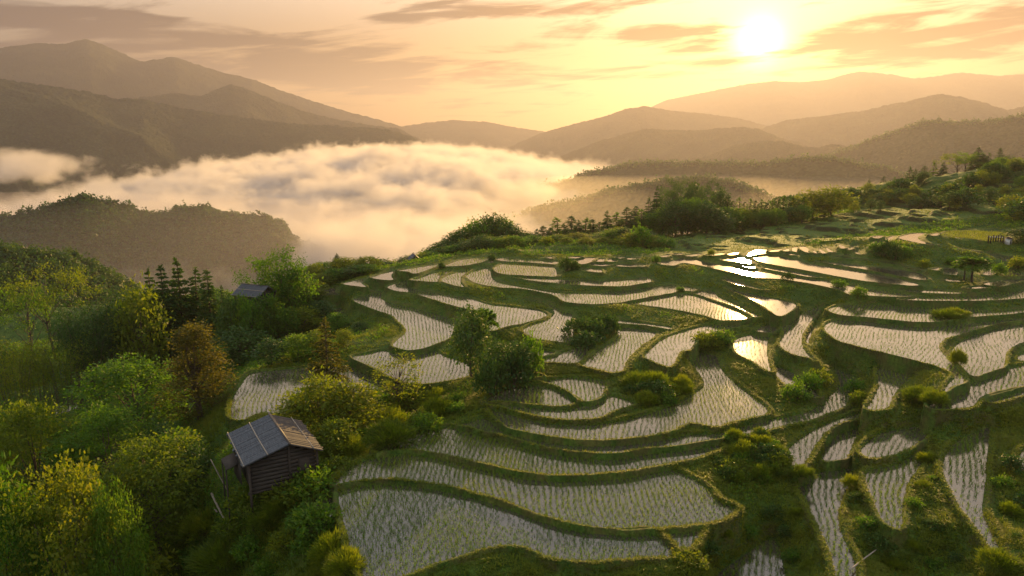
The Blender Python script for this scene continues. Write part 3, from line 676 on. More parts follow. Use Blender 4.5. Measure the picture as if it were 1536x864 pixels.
def conifer(kind, seed, h, rad, base, tiers, mat, per=9, needle=.36, dens=15, droop=.25, gappy=.15, twist=0.):
    r = np.random.default_rng(seed); tb = Tubes(); tb.add(curve((0, 0, -.4), (r.normal()*.01*h, r.normal()*.01*h, h), .004, 8, r), np.linspace(.018*h, .003*h, 8), 6)
    Ps, As = [], []
    for k in range(tiers):
        u = (k+r.random()*.4)/tiers; z = base+(h-base)*u; R = rad*((1-u)**.75*(.75+.4*r.random())+.05)
        nb = max(4, int(per*(1-.5*u)))
        for b in range(nb):
            if r.random() < gappy: continue
            ph = 2*PI*b/nb+k*1.3+r.normal()*.25; Rb = R*(.6+.5*r.random())
            q = np.array([math.cos(ph)*Rb, math.sin(ph)*Rb, -droop*Rb+.12*Rb]); p = np.array([0, 0, z])
            if Rb > .35*rad: tb.add([p, p+q*.5+np.array([0, 0, .06*Rb]), p+q*.92], [.004*h, .0028*h, .001*h], 3)
            n = int(dens*Rb/needle)+3; t = r.random(n)**.7
            side = np.array([-math.sin(ph), math.cos(ph), 0])
            P = p+q*t[:, None]+np.array([0, 0, .12*Rb])*np.sin(PI*t)[:, None]+side*(r.normal(size=n)*.22*Rb*(1.1-t*.6))[:, None]+r.normal(size=(n, 3))*.05*Rb
            Ps.append(P); As.append(q/Rb*.8+side*r.normal(size=n)[:, None]*.7+np.array([0, 0, -.25])+r.normal(size=(n, 3))*.25)
    n = int(12/needle); P = np.array([0, 0, h*.93])+r.random(n)[:, None]*np.array([0, 0, h*.08])+r.normal(size=(n, 3))*.03*rad; Ps.append(P); As.append(r.normal(size=(n, 3))+np.array([0, 0, .8]))
    P = np.concatenate(Ps); A = np.concatenate(As); ln = needle*(.7+.7*r.random(len(P)))
    V, F = leaf_quads(P, ln, ln*.42, A, None, r)
    proto(kind, seed, tb.mesh('trunk', M_BARK), leaf_mesh('crown', V, F, np.clip(.2+.6*r.random(len(P)), 0, 1), mat), h, rad*2)

def bamboo(kind, seed, h, rad, mat, culms=34, nl=70, leaf=.34):
    r = np.random.default_rng(seed); tb = Tubes(); Ps, As = [], []
    for k in range(culms):
        a = r.random()*2*PI; b = rad*.55*r.random()**.5; hh = h*(.7+.3*r.random()); p0 = np.array([math.cos(a)*b, math.sin(a)*b, -.3])
        lean = np.array([math.cos(a), math.sin(a), 0])*rad*(.2+.5*r.random()); t = np.linspace(0, 1, 9)[:, None]
        c = p0+np.array([0, 0, hh])*(t-.10*t**4)+lean*t**2.6
        tb.add(c, np.linspace(.05, .012, 9), 4)
        n = nl; u = .42+.58*r.random(n)**.8; i = u*8; i0 = np.minimum(i.astype(int), 7); f = (i-i0)[:, None]; q = c[i0]*(1-f)+c[i0+1]*f
        sp = .12*h*(.25+.9*np.sin(PI*np.clip((u-.35)/.7, 0, 1)))
        P = q+r.normal(size=(n, 3))*sp[:, None]*np.array([.5, .5, .28]); Ps.append(P); As.append(r.normal(size=(n, 3))*.8+lean/rad*.6+np.array([0, 0, -.7]))
    P = np.concatenate(Ps); A = np.concatenate(As); P = np.repeat(P, 3, 0)+r.normal(size=(len(P)*3, 3))*.22; A = np.repeat(A, 3, 0)+r.normal(size=(len(P), 3))*.5
    ln = leaf*(.7+.7*r.random(len(P))); V, F = leaf_quads(P, ln, ln*.3, A, None, r)
    proto(kind, seed, tb.mesh('trunk', M_BARK), leaf_mesh('crown', V, F, np.clip(.15+.7*r.random(len(P)), 0, 1), mat), h, rad*2)

def palm(kind, seed, h, rad, mat, fronds=16):
    r = np.random.default_rng(seed); tb = Tubes(); tb.add(curve((0, 0, -.3), (0, 0, h*.62), .03, 6, r), np.linspace(.16, .1, 6), 7)
    Ps, As, Ls = [], [], []
    for k in range(fronds):
        ph = k*2.4; el = .15+1.15*r.random(); n = 34; t = np.linspace(.05, 1, n)
        d = np.array([math.cos(ph)*math.cos(el), math.sin(ph)*math.cos(el), math.sin(el)]); Lf = rad*(.9+.3*r.random())
        c = np.array([0, 0, h*.62])+d*Lf*t[:, None]+np.array([0, 0, -1])*(Lf*.55*t**2.2)[:, None]
        tb.add(c[::6], np.linspace(.03, .008, len(c[::6])), 3)
        sd = np.array([-math.sin(ph), math.cos(ph), 0])
        for s in (-1, 1):
            Ps.append(c); As.append(sd*s+d*.6+np.array([0, 0, -.35])+r.normal(size=(n, 3))*.12); Ls.append(Lf*.42*np.sin(PI*np.clip(t*.9+.08, 0, 1)))
    P = np.concatenate(Ps); A = np.concatenate(As); ln = np.concatenate(Ls); V, F = leaf_quads(P, ln, ln*.13+.02, A, None, r)
    proto(kind, seed, tb.mesh('trunk', M_BARK), leaf_mesh('crown', V, F, np.clip(.3+.5*r.random(len(P)), 0, 1), mat), h, rad*2)

def shrub(kind, seed, h, rad, mat, n=900, leaf=.2, spiky=0.):
    r = np.random.default_rng(seed); tb = Tubes()
    for k in range(7):
        a = r.random()*2*PI; q = np.array([math.cos(a)*rad*.5, math.sin(a)*rad*.5, h*.6]); tb.add(curve((0, 0, -.2), q, .08, 4, r), np.linspace(.03*h, .008*h, 4), 3)
    m = max(6, n//(14 if not spiky else 30)); d = unit(r.normal(size=(m, 3))); d[:, 2] = np.abs(d[:, 2])*1.1-.12; q = r.random(m)**.35
    lump = .75+.5*vnoise(d[:, 0]*2.2+seed, d[:, 1]*2.2+d[:, 2]*1.7, seed)
    T = d*(q*lump)[:, None]*np.array([rad, rad, h*.62])+np.array([0, 0, h*.36]); pick = r.integers(0, m, n)
    P = T[pick]+r.normal(size=(n, 3))*leaf*.8
    A = d[pick]*(.8+spiky)+r.normal(size=(n, 3))*(.7-.35*min(spiky, 1))+np.array([0, 0, .15+.5*spiky]); ln = leaf*(.7+.7*r.random(n))*(1+spiky)
    V, F = leaf_quads(P, ln, ln*(.5-.42*min(spiky, 1)), A, unit(r.normal(size=(n, 3))*.7+np.array([0, 0, .8])), r)
    proto(kind, seed, tb.mesh('stem', M_BARK), leaf_mesh('foliage', V, F, np.clip(.2+.45*r.random(m)[pick]+.25*r.random(n), 0, 1), mat), h, rad*2)

def forest_cover(hills, n, rad, nl, leaf, seed, crest=None):
    """tree crowns all over a far hillside: nobody could count them, one object"""
    r = np.random.default_rng(seed); Ps = []; Rs = []
    for o in hills:
        me = o.data; V = np.empty(len(me.vertices)*3, np.float32); me.vertices.foreach_get('co', V); V = V.reshape(-1, 3).astype(float)
        nf = len(me.polygons); F = np.empty(nf*4, np.int32); me.polygons.foreach_get('vertices', F); F = F.reshape(-1, 4)
        Q = V[F]; c = Q.mean(1); nr = np.cross(Q[:, 2]-Q[:, 0], Q[:, 3]-Q[:, 1]); ar = np.linalg.norm(nr, axis=1)*.5; nr = nr/(ar[:, None]*2+1e-9); nr = nr*np.sign(nr[:, 2:3])
        pxx, pyy = proj(c); vw = unit(np.array([0, 0, CZ])-c); fac = (nr*vw).sum(1)
        w = ar*((pxx > -150) & (pxx < 1690) & (pyy < 470) & (c[:, 1] > 0) & (fac > -.25) & (c[:, 2] > VALLEY+12))
        if crest:
            bi = np.clip(((pxx+200)/8).astype(int), 0, 260); mn = np.full(261, 9e9); ok_ = w > 0; np.minimum.at(mn, bi[ok_], pyy[ok_]); w = w*(pyy < mn[bi]+crest)
        k = r.choice(nf, n, p=w/w.sum()); uv = r.random((n, 2)); q = Q[k]
        P = (q[:, 0]*(1-uv[:, :1])+q[:, 1]*uv[:, :1])*(1-uv[:, 1:])+(q[:, 3]*(1-uv[:, :1])+q[:, 2]*uv[:, :1])*uv[:, 1:]
        Ps.append(P); Rs.append(rad*(.6+.7*r.random(n)))
    P0 = np.concatenate(Ps); R0 = np.concatenate(Rs); tall = .8+.9*(r.random(len(P0)) < .35)
    d = unit(r.normal(size=(len(P0)*nl, 3))); d[:, 2] = np.abs(d[:, 2])
    Rr = np.repeat(R0, nl); P = np.repeat(P0, nl, 0)+d*Rr[:, None]*np.stack([np.ones(len(Rr)), np.ones(len(Rr)), np.repeat(tall, nl)*1.3], -1)*(.5+.5*r.random(len(Rr)))[:, None]
    ln = leaf*Rr/rad*(.7+.6*r.random(len(P))); V, F = leaf_quads(P, ln, ln*.8, None, d+r.normal(size=d.shape)*.3, r)
    t = np.clip(np.repeat(r.random(len(P0)), nl)*.7+.3*r.random(len(P)), 0, 1)
    return link('forest', faces_np('forest', V, F, mats=[M_LEAFD], attrs={'tint': ('FACE', t)}), kind='stuff')
forest_cover([HILLS['near']], 2600, 2.3, 34, 1.0, 301)
forest_cover([HILLS['left']], 9000, 2.6, 12, 1.9, 302)
forest_cover([HILLS['low'], HILLS['right'], HILLS['mid']], 1100, 4.6, 10, 3.6, 303, crest=7)

lobes_tree('near_tree', 101, 14, 4.6, 3.2, 30, 18000, .28, M_LEAFY, .38)
lobes_tree('near_tree', 102, 14, 4.4, 2.6, 34, 18000, .28, M_LEAF, .36)
lobes_tree('near_tree', 103, 13, 4.8, 2.8, 28, 18000, .28, M_LEAFY, .40)
lobes_tree('russet_tree', 111, 16, 3.0, 1.5, 42, 15000, .27, M_LEAFO, .42, shape='column')
lobes_tree('round_tree', 121, 9, 3.0, 1.8, 20, 3000, .50, M_LEAF, .42)
lobes_tree('round_tree', 122, 9, 3.3, 1.6, 22, 3000, .50, M_LEAF, .40)
lobes_tree('round_tree', 123, 9, 2.7, 1.4, 18, 3000, .50, M_LEAFD, .44)
lobes_tree('dark_tree', 126, 10, 3.2, 1.6, 24, 3000, .50, M_LEAFD, .40)
lobes_tree('dark_tree', 127, 10, 3.0, 2.0, 20, 3000, .50, M_LEAFD, .42)
lobes_tree('pale_tree', 131, 8, 2.8, 1.5, 20, 3000, .50, M_LEAFY, .40)
lobes_tree('pale_tree', 132, 8, 2.6, 1.2, 18, 3000, .50, M_LEAFY, .42)
lobes_tree('sparse_tree', 141, 6, 1.9, 1.5, 22, 1500, .24, M_LEAFY, .26, gap=.6)
lobes_tree('umbrella_tree', 151, 14, 6.2, 8.5, 20, 4600, .34, M_LEAFY, .30, shape='flat', trunk_r=.014)
lobes_tree('umbrella_tree', 152, 13, 5.6, 7.0, 18, 4200, .34, M_LEAF, .32, shape='flat', trunk_r=.014)
lobes_tree('tier_tree', 161, 11, 3.0, 4.0, 15, 4200, .32, M_LEAF, .46, shape='round')
lobes_tree('pine', 165, 12, 3.8, 3.5, 18, 4200, .30, M_LEAFD, .36, shape='flat')
conifer('conifer', 171, 12, 2.4, 1.6, 20, M_LEAFD)
conifer('conifer', 172, 12, 2.1, 2.2, 20, M_LEAFD, gappy=.18)
conifer('conifer', 173, 12, 2.7, 1.2, 22, M_LEAFD, gappy=.2)
conifer('thin_conifer', 175, 9, 1.25, 1.8, 15, M_LEAFD, per=7, needle=.34)
conifer('thin_conifer', 176, 9, 1.1, 2.4, 13, M_LEAF, per=7, needle=.34, gappy=.18)
conifer('brown_conifer', 178, 9, 2.5, .8, 13, M_LEAFO, per=9, needle=.3, gappy=.2, droop=.1)
bamboo('bamboo', 181, 15, 4.2, M_LEAFD)
bamboo('bamboo', 182, 14, 3.8, M_LEAFY, culms=22, nl=52)
bamboo('bamboo_dark', 183, 17, 5.0, M_LEAFD, culms=44, nl=80)
palm('palm', 185, 5, 2.4, M_LEAF, 20)
shrub('shrub', 191, 2.2, 1.7, M_LEAF, 1100, .34)
shrub('shrub', 192, 2.0, 1.9, M_LEAFY, 1100, .34)
shrub('shrub', 193, 2.4, 1.6, M_LEAF, 1100, .34)
shrub('dark_shrub', 194, 2.2, 1.9, M_LEAFD, 1100, .34)
shrub('grassy_shrub', 195, 1.8, 1.8, M_LEAFY, 5200, .24, 1.0)
shrub('grassy_shrub', 196, 1.9, 1.6, M_GRASS, 5200, .24, 1.0)
KIND = {'near_tree': ('broadleaf_tree', 'tree'), 'russet_tree': ('russet_tree', 'tree'), 'round_tree': ('broadleaf_tree', 'tree'), 'dark_tree': ('broadleaf_tree', 'tree'), 'pale_tree': ('broadleaf_tree', 'tree'), 'sparse_tree': ('slender_tree', 'tree'),
        'umbrella_tree': ('flat_topped_tree', 'tree'), 'tier_tree': ('broadleaf_tree', 'tree'), 'pine': ('pine_tree', 'tree'), 'conifer': ('conifer_tree', 'tree'), 'thin_conifer': ('conifer_tree', 'tree'), 'brown_conifer': ('conifer_tree', 'tree'),
        'bamboo': ('bamboo_clump', 'bamboo'), 'bamboo_dark': ('bamboo_clump', 'bamboo'), 'palm': ('palm_tree', 'palm'), 'shrub': ('shrub', 'shrub'), 'dark_shrub': ('shrub', 'shrub'), 'grassy_shrub': ('shrub', 'shrub')}
CNT = {}
def plant(kind, x, y, h, wide=1.0, label=None, group=None, sink=.15, var=None):
    """one plant of its own: an empty at its foot carrying its trunk and its crown"""
    P = PROTO[kind]; i = CNT.get(kind, 0); CNT[kind] = i+1; v = P[(i if var is None else var) % len(P)]
    z = float(ground(np.array(x), np.array(y)))-sink
    s = h/v[2]; rr = random.Random(hash((kind, i)) & 0xffff); name, cat = KIND[kind]
    e = empty(name, (x, y, z), rr.random()*2*PI, label, cat, group)
    e.scale = (s*wide, s*wide, s)
    for nm, me in (('stem' if 'shrub' in kind else 'trunk', v[0]), ('foliage' if 'shrub' in kind else 'crown', v[1])):
        link(nm, me, e)
    return e
def plant_px(kind, px, top, r=None, base=None, wide=1.0, label=None, group=None, var=None, w=None, minh=.8):
    """place by where it stands (distance r, or the pixel of its foot) and the row its top reaches"""
    if r is None:
        p = hit_ground(px, base); r = math.hypot(p[0], p[1])
    q = at_r(px, top, r); g = float(ground(np.array(q[0]), np.array(q[1])))
    h = max(minh, q[2]-g+.1)
    if w is not None:
        P = PROTO[kind]; v = P[(CNT.get(kind, 0) if var is None else var) % len(P)]; wide = (w*r/FPX)/(v[3]*h/v[2])
    return plant(kind, q[0], q[1], h, wide, label, group, var=var)
# ------------------------------------------------------------------ trees and bushes where the photograph has them
T = plant_px
# --- big trees in the left foreground
T('near_tree', 88, 683, r=58, w=185, var=0, label='largest yellow-green broadleaf tree in the bottom left corner')
T('near_tree', 225, 652, r=64, w=165, var=2, label='yellow-green broadleaf tree left of the fallen poles by the hut')
T('near_tree', 190, 536, r=84, w=150, var=1, label='round broadleaf tree left of the tall russet tree')
T('near_tree', 35, 598, r=78, w=120, var=2, label='yellow-green broadleaf tree at the left edge below the small green plots')
T('near_tree', 150, 612, r=74, w=120, var=1, label='dark green broadleaf tree between the round tree and the corner tree')
T('near_tree', -25, 700, r=60, w=140, var=1, label='green broadleaf tree cut by the left edge at the bottom')
T('near_tree', 165, 725, r=55, w=90, var=1, label='low green broadleaf tree tucked behind the corner tree')
T('russet_tree', 287, 481, r=78, w=92, label='tall russet column-shaped tree above the tiled hut')
# --- the wood on the left
T('bamboo_dark', 150, 424, r=128, w=110, label='dark bamboo clump with a broad drooping head on the left')
T('bamboo_dark', 190, 415, r=132, w=90, label='dark bamboo clump with russet tip beside the conifers')
T('bamboo_dark', 118, 440, r=124, w=80, label='dark bamboo clump next to the flat-topped trees')
T('bamboo', 80, 486, r=120, w=62, var=1, label='pale bamboo clump under the tall flat-topped tree')
T('bamboo', 40, 480, r=122, w=60, var=1, label='pale bamboo clump under the lower flat-topped tree')
T('bamboo', 5, 478, r=118, w=60, var=1, label='pale bamboo clump cut by the left edge')
T('umbrella_tree', 66, 398, r=150, w=100, var=0, label='taller flat-topped tree with bare limbs before the hazy hill')
T('umbrella_tree', 33, 428, r=146, w=86, var=1, label='lower flat-topped tree at the left with bare limbs')
T('pale_tree', 205, 430, r=122, w=60, label='golden broadleaf tree left of the five conifers')
for px, top, w, k, s in ((222, 404, 34, 0, 'first from the left'), (241, 398, 34, 1, 'second from the left'), (264, 390, 40, 0, 'tallest and middle'), (292, 402, 40, 2, 'fourth from the left'), (309, 405, 34, 1, 'rightmost')):
    T('conifer', px, top, r=125+(px % 7), w=w*1.45, var=k, label='dark conifer in the row before the fog, %s' % s, group='row of dark conifers on the left')
T('conifer', 332, 428, r=124, w=20, label='small dark conifer left of the grey-roofed house', var=1)
T('tier_tree', 386, 384, r=121, w=58, label='broadleaf tree left behind the grey-roofed house')
T('tier_tree', 422, 369, r=119, w=62, label='tallest broadleaf tree right behind the grey-roofed house')
T('round_tree', 440, 398, r=118, w=50, label='low broadleaf tree at the foot of the tall pair by the grey roof')
for px, top, r_ in ((366, 443, 113.), (386, 447, 112.5), (404, 444, 113.), (375, 452, 111.)):
    T('round_tree', px, top, r=r_, w=34, label='bushy tree hiding the walls of the grey-roofed house', group='bushy trees before the grey-roofed house')
T('dark_tree', 342, 442, r=114, w=40, label='dark broadleaf tree left of the grey-roofed house')
# hedge-like line of trees along the left end of the terraces
line = [(452, 405), (463, 400), (474, 396), (487, 398), (505, 380), (517, 396), (530, 393), (541, 388), (552, 391), (566, 388), (578, 390), (590, 391), (601, 386), (612, 390), (634, 380)]
for i, (px, top) in enumerate(line):
    k = 'conifer' if px in (505, 541, 601) else ('round_tree', 'dark_tree', 'pale_tree')[i % 3]
    T(k, px, top, r=134+(i*5) % 8+(px > 560)*6, w=34 if k != 'conifer' else 24, minh=2.5, label='%s tree in the line before the fog left of the flooded fields' % ('small conifer' if k == 'conifer' else 'low broadleaf'), group='trees along the upper left end of the terraces' if k != 'conifer' else 'conifers along the upper left end of the terraces')
for i, (px, py, top) in enumerate([(462, 432, 412), (486, 428, 410), (505, 420, 402), (450, 446, 420), (528, 414, 400), (432, 440, 418), (548, 410, 397), (470, 446, 424), (415, 456, 428), (440, 462, 436)]):
    T(('round_tree', 'pale_tree')[i % 2], px, top, base=py, w=36, label='bushy tree on the green slope left of the small upper fields', group='bushy trees left of the small upper fields')
# green slope between the wood and the terraces
sl = [(355, 552, 492, 62, 'round_tree'), (395, 520, 470, 48, 'pale_tree'), (430, 510, 462, 46, 'round_tree'), (370, 490, 448, 46, 'dark_tree'), (410, 478, 440, 40, 'round_tree'), (455, 500, 462, 44, 'pale_tree'), (405, 550, 508, 44, 'round_tree'), (445, 540, 502, 44, 'round_tree'), (325, 520, 462, 48, 'dark_tree'),
      (300, 500, 440, 44, 'dark_tree'), (270, 500, 446, 44, 'dark_tree'), (240, 500, 440, 44, 'round_tree'), (335, 545, 500, 44, 'dark_tree'), (475, 530, 496, 36, 'pale_tree'), (480, 480, 452, 36, 'round_tree'), (505, 500, 470, 30, 'round_tree'), (515, 520, 494, 26, 'pale_tree'), (245, 540, 470, 50, 'dark_tree'), (215, 520, 462, 48, 'dark_tree'), (320, 570, 520, 40, 'round_tree'), (465, 470, 440, 34, 'dark_tree'), (540, 500, 482, 22, 'round_tree')]
for px, py, top, w, k in sl:
    T(k, px, top, base=py, w=w, label={'round_tree': 'mid green bushy tree on the shaded slope above the left pond field', 'pale_tree': 'light green bushy tree on the shaded slope above the left pond field', 'dark_tree': 'dark bushy tree on the shaded slope above the left pond field'}[k], group=k.split('_')[0]+' bushy trees on the shaded slope')
# understory of the left wood
rr = random.Random(4)
for i in range(46):
    px = rr.uniform(-30, 345); py = rr.uniform(500, 850)
    if px > 300 and py > 640: continue
    if 40 < px < 130 and 560 < py < 640: continue
    if px > 215 and py < 690: continue
    g = hit_ground(px, py); r_ = math.hypot(g[0], g[1])
    if r_ > 170: continue
    k = rr.choice(['round_tree', 'dark_tree', 'dark_tree', 'round_tree', 'pale_tree']); h = rr.uniform(3.5, 6.5)
    plant(k, g[0], g[1], h, rr.uniform(.9, 1.25), 'low bushy tree filling the wood between the big trees on the left', 'undergrowth trees in the left wood')
# --- around the hut and the near fields
T('brown_conifer', 487, 478, base=578, w=66, label='brown open-branched conifer beside the left pond field')
for px, py, top, w, k in ((445, 640, 590, 60, 1), (478, 655, 565, 72, 0), (520, 655, 572, 80, 1), (548, 640, 590, 50, 0), (500, 690, 630, 60, 1)):
    T('pale_tree', px, top, base=py, w=w, var=k, label='yellow-green bushy tree on the bank right of the tiled hut', group='bushy trees right of the tiled hut')
T('sparse_tree', 597, 528, base=612, w=72, label='slender pale tree before the flooded field, its trunk showing')
T('dark_tree', 706, 462, base=566, w=56, var=1, label='dark tree with a bare lower trunk in the middle of the terraces')
T('palm', 727, 447, base=545, w=44, label='small palm rising behind the dark tree in the middle of the terraces')
for px, py, top, w, k in ((746, 578, 508, 44, 'dark_tree'), (776, 572, 514, 44, 'dark_tree'), (768, 585, 535, 60, 'dark_shrub'), (735, 590, 545, 54, 'dark_shrub'), (795, 560, 510, 40, 'shrub')):
    T(k, px, top, base=py, w=w, label='%s right of the dark tree in the middle of the terraces' % ('dark bushy tree' if k == 'dark_tree' else 'low dark shrub'), group='%s clump in the middle of the terraces' % ('tree' if k == 'dark_tree' else 'shrub'))
def cluster(cx, cy, wx, wy, n, h0, h1, kinds, label, group, seed):
    q = random.Random(seed)
    for i in range(n):
        a = q.random()*2*PI; b = q.random()**.5; g = hit_ground(cx+math.cos(a)*b*wx, cy+math.sin(a)*b*wy)
        own, so, _ = near_field(np.array(g[0]), np.array(g[1]))
        if own >= 0: continue
        k = kinds[i % len(kinds)]
        plant(k, g[0], g[1], h0+(h1-h0)*q.random()*(1-.5*b), q.uniform(.8, 1.2), label % {'shrub': 'leafy', 'dark_shrub': 'dark', 'grassy_shrub': 'spiky yellow-green'}[k], group % {'shrub': 'leafy', 'dark_shrub': 'dark', 'grassy_shrub': 'spiky'}[k])
cluster(985, 590, 48, 16, 20, .7, 1.9, ('grassy_shrub', 'shrub', 'grassy_shrub', 'dark_shrub'), '%s shrub on the bank between two central fields', '%s shrubs between two central fields', 5)
for px, py, top, w in ((870, 505, 480, 50), (895, 512, 484, 44), (912, 500, 476, 36), (880, 520, 500, 50), (910, 495, 472, 30)):
    T('dark_shrub', px, top, base=py, w=w, label='dark shrub on the grassy knoll left of the central fields', group='dark shrubs on the grassy knoll')
cluster(1128, 690, 56, 38, 40, .55, 1.35, ('grassy_shrub', 'dark_shrub', 'shrub', 'dark_shrub'), '%s shrub on the overgrown mound above the lower fields', '%s shrubs on the overgrown mound', 6)
for px, py, top, w in ((1060, 520, 500, 44), (1085, 515, 496, 36), (1215, 585, 562, 36), (1230, 575, 556, 30), (1195, 600, 576, 38), (1285, 590, 572, 26), (1290, 605, 588, 24)):
    T('shrub', px, top, base=py, w=w, label='green shrub on a bank between the right-hand fields', group='shrubs on banks between the right-hand fields')
for px, py, top, w in ((1380, 600, 584, 44), (1402, 606, 590, 34), (1420, 478, 466, 36), (1438, 476, 465, 30), (1440, 548, 528, 20)):
    T('grassy_shrub', px, top, base=py, w=w, var=0, label='low grassy shrub beside the big right-hand field', group='grassy shrubs beside the big right-hand field')
# shrubs down the bank right of the hut and along the bottom
bank = [(560, 655), (585, 648), (610, 640), (635, 632), (660, 625), (685, 620), (540, 670), (520, 690), (500, 705), (480, 715), (455, 720), (470, 740), (440, 745), (420, 770), (455, 790), (480, 800), (400, 790), (430, 820), (470, 830), (500, 840), (380, 830), (350, 800), (340, 850), (400, 860), (300, 840), (520, 860), (380, 760), (350, 760), (590, 665), (640, 645), (620, 610), (655, 600), (690, 605), (560, 610), (310, 800), (270, 850)]
for i, (px, py) in enumerate(bank):
    k = ('shrub', 'grassy_shrub', 'shrub')[i % 3]
    g = hit_ground(px, py); plant(k, g[0], g[1], rr.uniform(1.0, 1.9), rr.uniform(.9, 1.3), 'leafy green shrub on the bank below and beside the tiled hut' if k == 'shrub' else 'spiky yellow-green shrub on the bank below and beside the tiled hut', ('leafy' if k == 'shrub' else 'spiky')+' shrubs on the bank by the tiled hut')
low = [(1195, 770), (1180, 800), (1190, 840), (1215, 850), (1160, 770), (1120, 800), (1090, 810), (1060, 830), (1030, 845), (1200, 720), (1290, 750), (1300, 790), (1280, 730), (1320, 820), (1370, 760), (1385, 730), (1400, 790), (1420, 820), (1370, 820), (1440, 840), (1400, 850), (1340, 850), (1460, 845), (1505, 730), (1515, 770), (1525, 810), (1530, 850), (1500, 850), (1520, 700), (1400, 720), (1390, 690), (1545, 760)]
for i, (px, py) in enumerate(low):
    g = hit_ground(px, py)
    if near_field(np.array(g[0]), np.array(g[1]))[0] >= 0: continue
    plant(('grassy_shrub', 'dark_shrub', 'shrub')[i % 3], g[0], g[1], rr.uniform(.4, .85), rr.uniform(1.0, 1.5), 'low scrubby shrub on the steep banks of the lower right fields', 'scrub on the lower right banks')
# --- wooded crest behind the fields
crest = [(622, 384, 150), (640, 377, 152), (655, 368, 158), (668, 361, 158), (680, 352, 160), (692, 345, 162), (704, 339, 165), (716, 331, 165), (728, 325, 168), (742, 321, 168), (754, 329, 168), (764, 336, 166), (776, 343, 166), (788, 349, 166), (799, 352, 168)]
for i, (px, top, r_) in enumerate(crest):
    T(('dark_tree', 'round_tree', 'dark_tree')[i % 3], px, top, r=r_, w=44, label='dark broadleaf tree forming the rounded wooded knoll behind the fields', group='trees of the rounded wooded knoll')
for i in range(16):
    px = 650+i*10.5; top = np.interp(px, [640, 700, 740, 800], [376, 358, 352, 362])+rr.uniform(-5, 6)
    T(('round_tree', 'dark_tree', 'pale_tree')[i % 3], px, top, r=147+rr.uniform(-3, 5), w=34, label='lower broadleaf tree along the front of the rounded wooded knoll', group='trees along the front of the rounded knoll')
con = [(805, 344), (815, 339), (826, 341), (835, 327), (846, 335), (857, 324), (868, 330), (880, 328), (889, 329), (900, 333), (911, 317), (925, 320), (933, 325), (941, 311), (954, 309), (962, 315)]
for i, (px, top) in enumerate(con):
    T(('conifer', 'thin_conifer')[i % 2], px, top, r=160+(i*7) % 13+px*.012, w=34, label='hazy conifer in the straggling line between the two wooded knolls', group='conifers between the two wooded knolls')
for i in range(18):
    px = 800+i*10; top = np.interp(px, [800, 860, 960, 1000], [356, 352, 342, 345])+rr.uniform(-4, 5)
    T(('round_tree', 'pale_tree', 'dark_tree')[i % 3], px, top, r=152+rr.uniform(-3, 8), w=30, label='bushy tree under the straggling conifers behind the fields', group='bushy trees under the conifers')
for i, (px, top, w) in enumerate([(945, 350, 30), (962, 342, 34), (975, 352, 30), (930, 358, 26), (905, 362, 24), (1000, 358, 30), (880, 368, 22), (950, 366, 24), (850, 372, 20), (820, 374, 20), (985, 362, 24)]):
    T(('pale_tree', 'shrub')[i % 2], px, top, r=142+i % 5, w=w, minh=1.5, label='sunlit %s just behind the furthest small fields' % ('small tree' if i % 2 == 0 else 'shrub'), group='sunlit %s behind the furthest fields' % ('small trees' if i % 2 == 0 else 'shrubs'))
kn = [(974, 296, 28, 'conifer'), (986, 281, 30, 'conifer'), (1000, 277, 36, 'pine'), (1012, 261, 38, 'pine'), (1028, 265, 36, 'pine'), (1044, 274, 34, 'dark_tree'), (1058, 277, 32, 'pine'), (1070, 266, 34, 'pine'), (1083, 283, 28, 'dark_tree'), (1092, 291, 24, 'conifer')]
for i, (px, top, w, k) in enumerate(kn):
    T(k, px, top, r=182+(i*5) % 14, w=w, label='tall tree of the high wooded knoll below the sun, %s' % ('a pointed conifer' if k == 'conifer' else 'spreading and dark' if k == 'pine' else 'round-headed'), group={'conifer': 'conifers', 'pine': 'pines', 'dark_tree': 'broadleaf trees'}[k]+' of the high wooded knoll')
for i in range(14):
    px = 968+i*9.4; top = np.interp(px, [968, 1010, 1060, 1100], [322, 304, 302, 322])+rr.uniform(-8, 8)
    T(('dark_tree', 'round_tree')[i % 2], px, top, r=174+rr.uniform(-4, 6), w=38, label='lower broadleaf tree on the flank of the high wooded knoll', group='lower trees of the high wooded knoll')
row = [(1100, 301), (1109, 297), (1118, 303), (1126, 299), (1134, 301), (1143, 300), (1151, 304), (1159, 300), (1167, 295), (1176, 294), (1184, 299), (1190, 294), (1199, 299), (1206, 296)]
for i, (px, top) in enumerate(row):
    T('thin_conifer', px, top, r=186+(i*3) % 9, w=20, label='thin conifer in the golden row on the crest under the sun', group='thin conifers in the golden row')
for i in range(12):
    px = 1100+i*9.5; T(('pale_tree', 'round_tree')[i % 2], px, 312+rr.uniform(-4, 4), r=183+rr.uniform(-3, 3), w=22, label='bush between the thin conifers on the golden crest', group='bushes between the thin conifers')
T('pale_tree', 1222, 286, r=193, w=44, label='round-headed tree, left of the pair on the crest right of the thin conifers'); T('pale_tree', 1250, 281, r=195, w=50, label='round-headed tree, right of the pair on the crest right of the thin conifers')
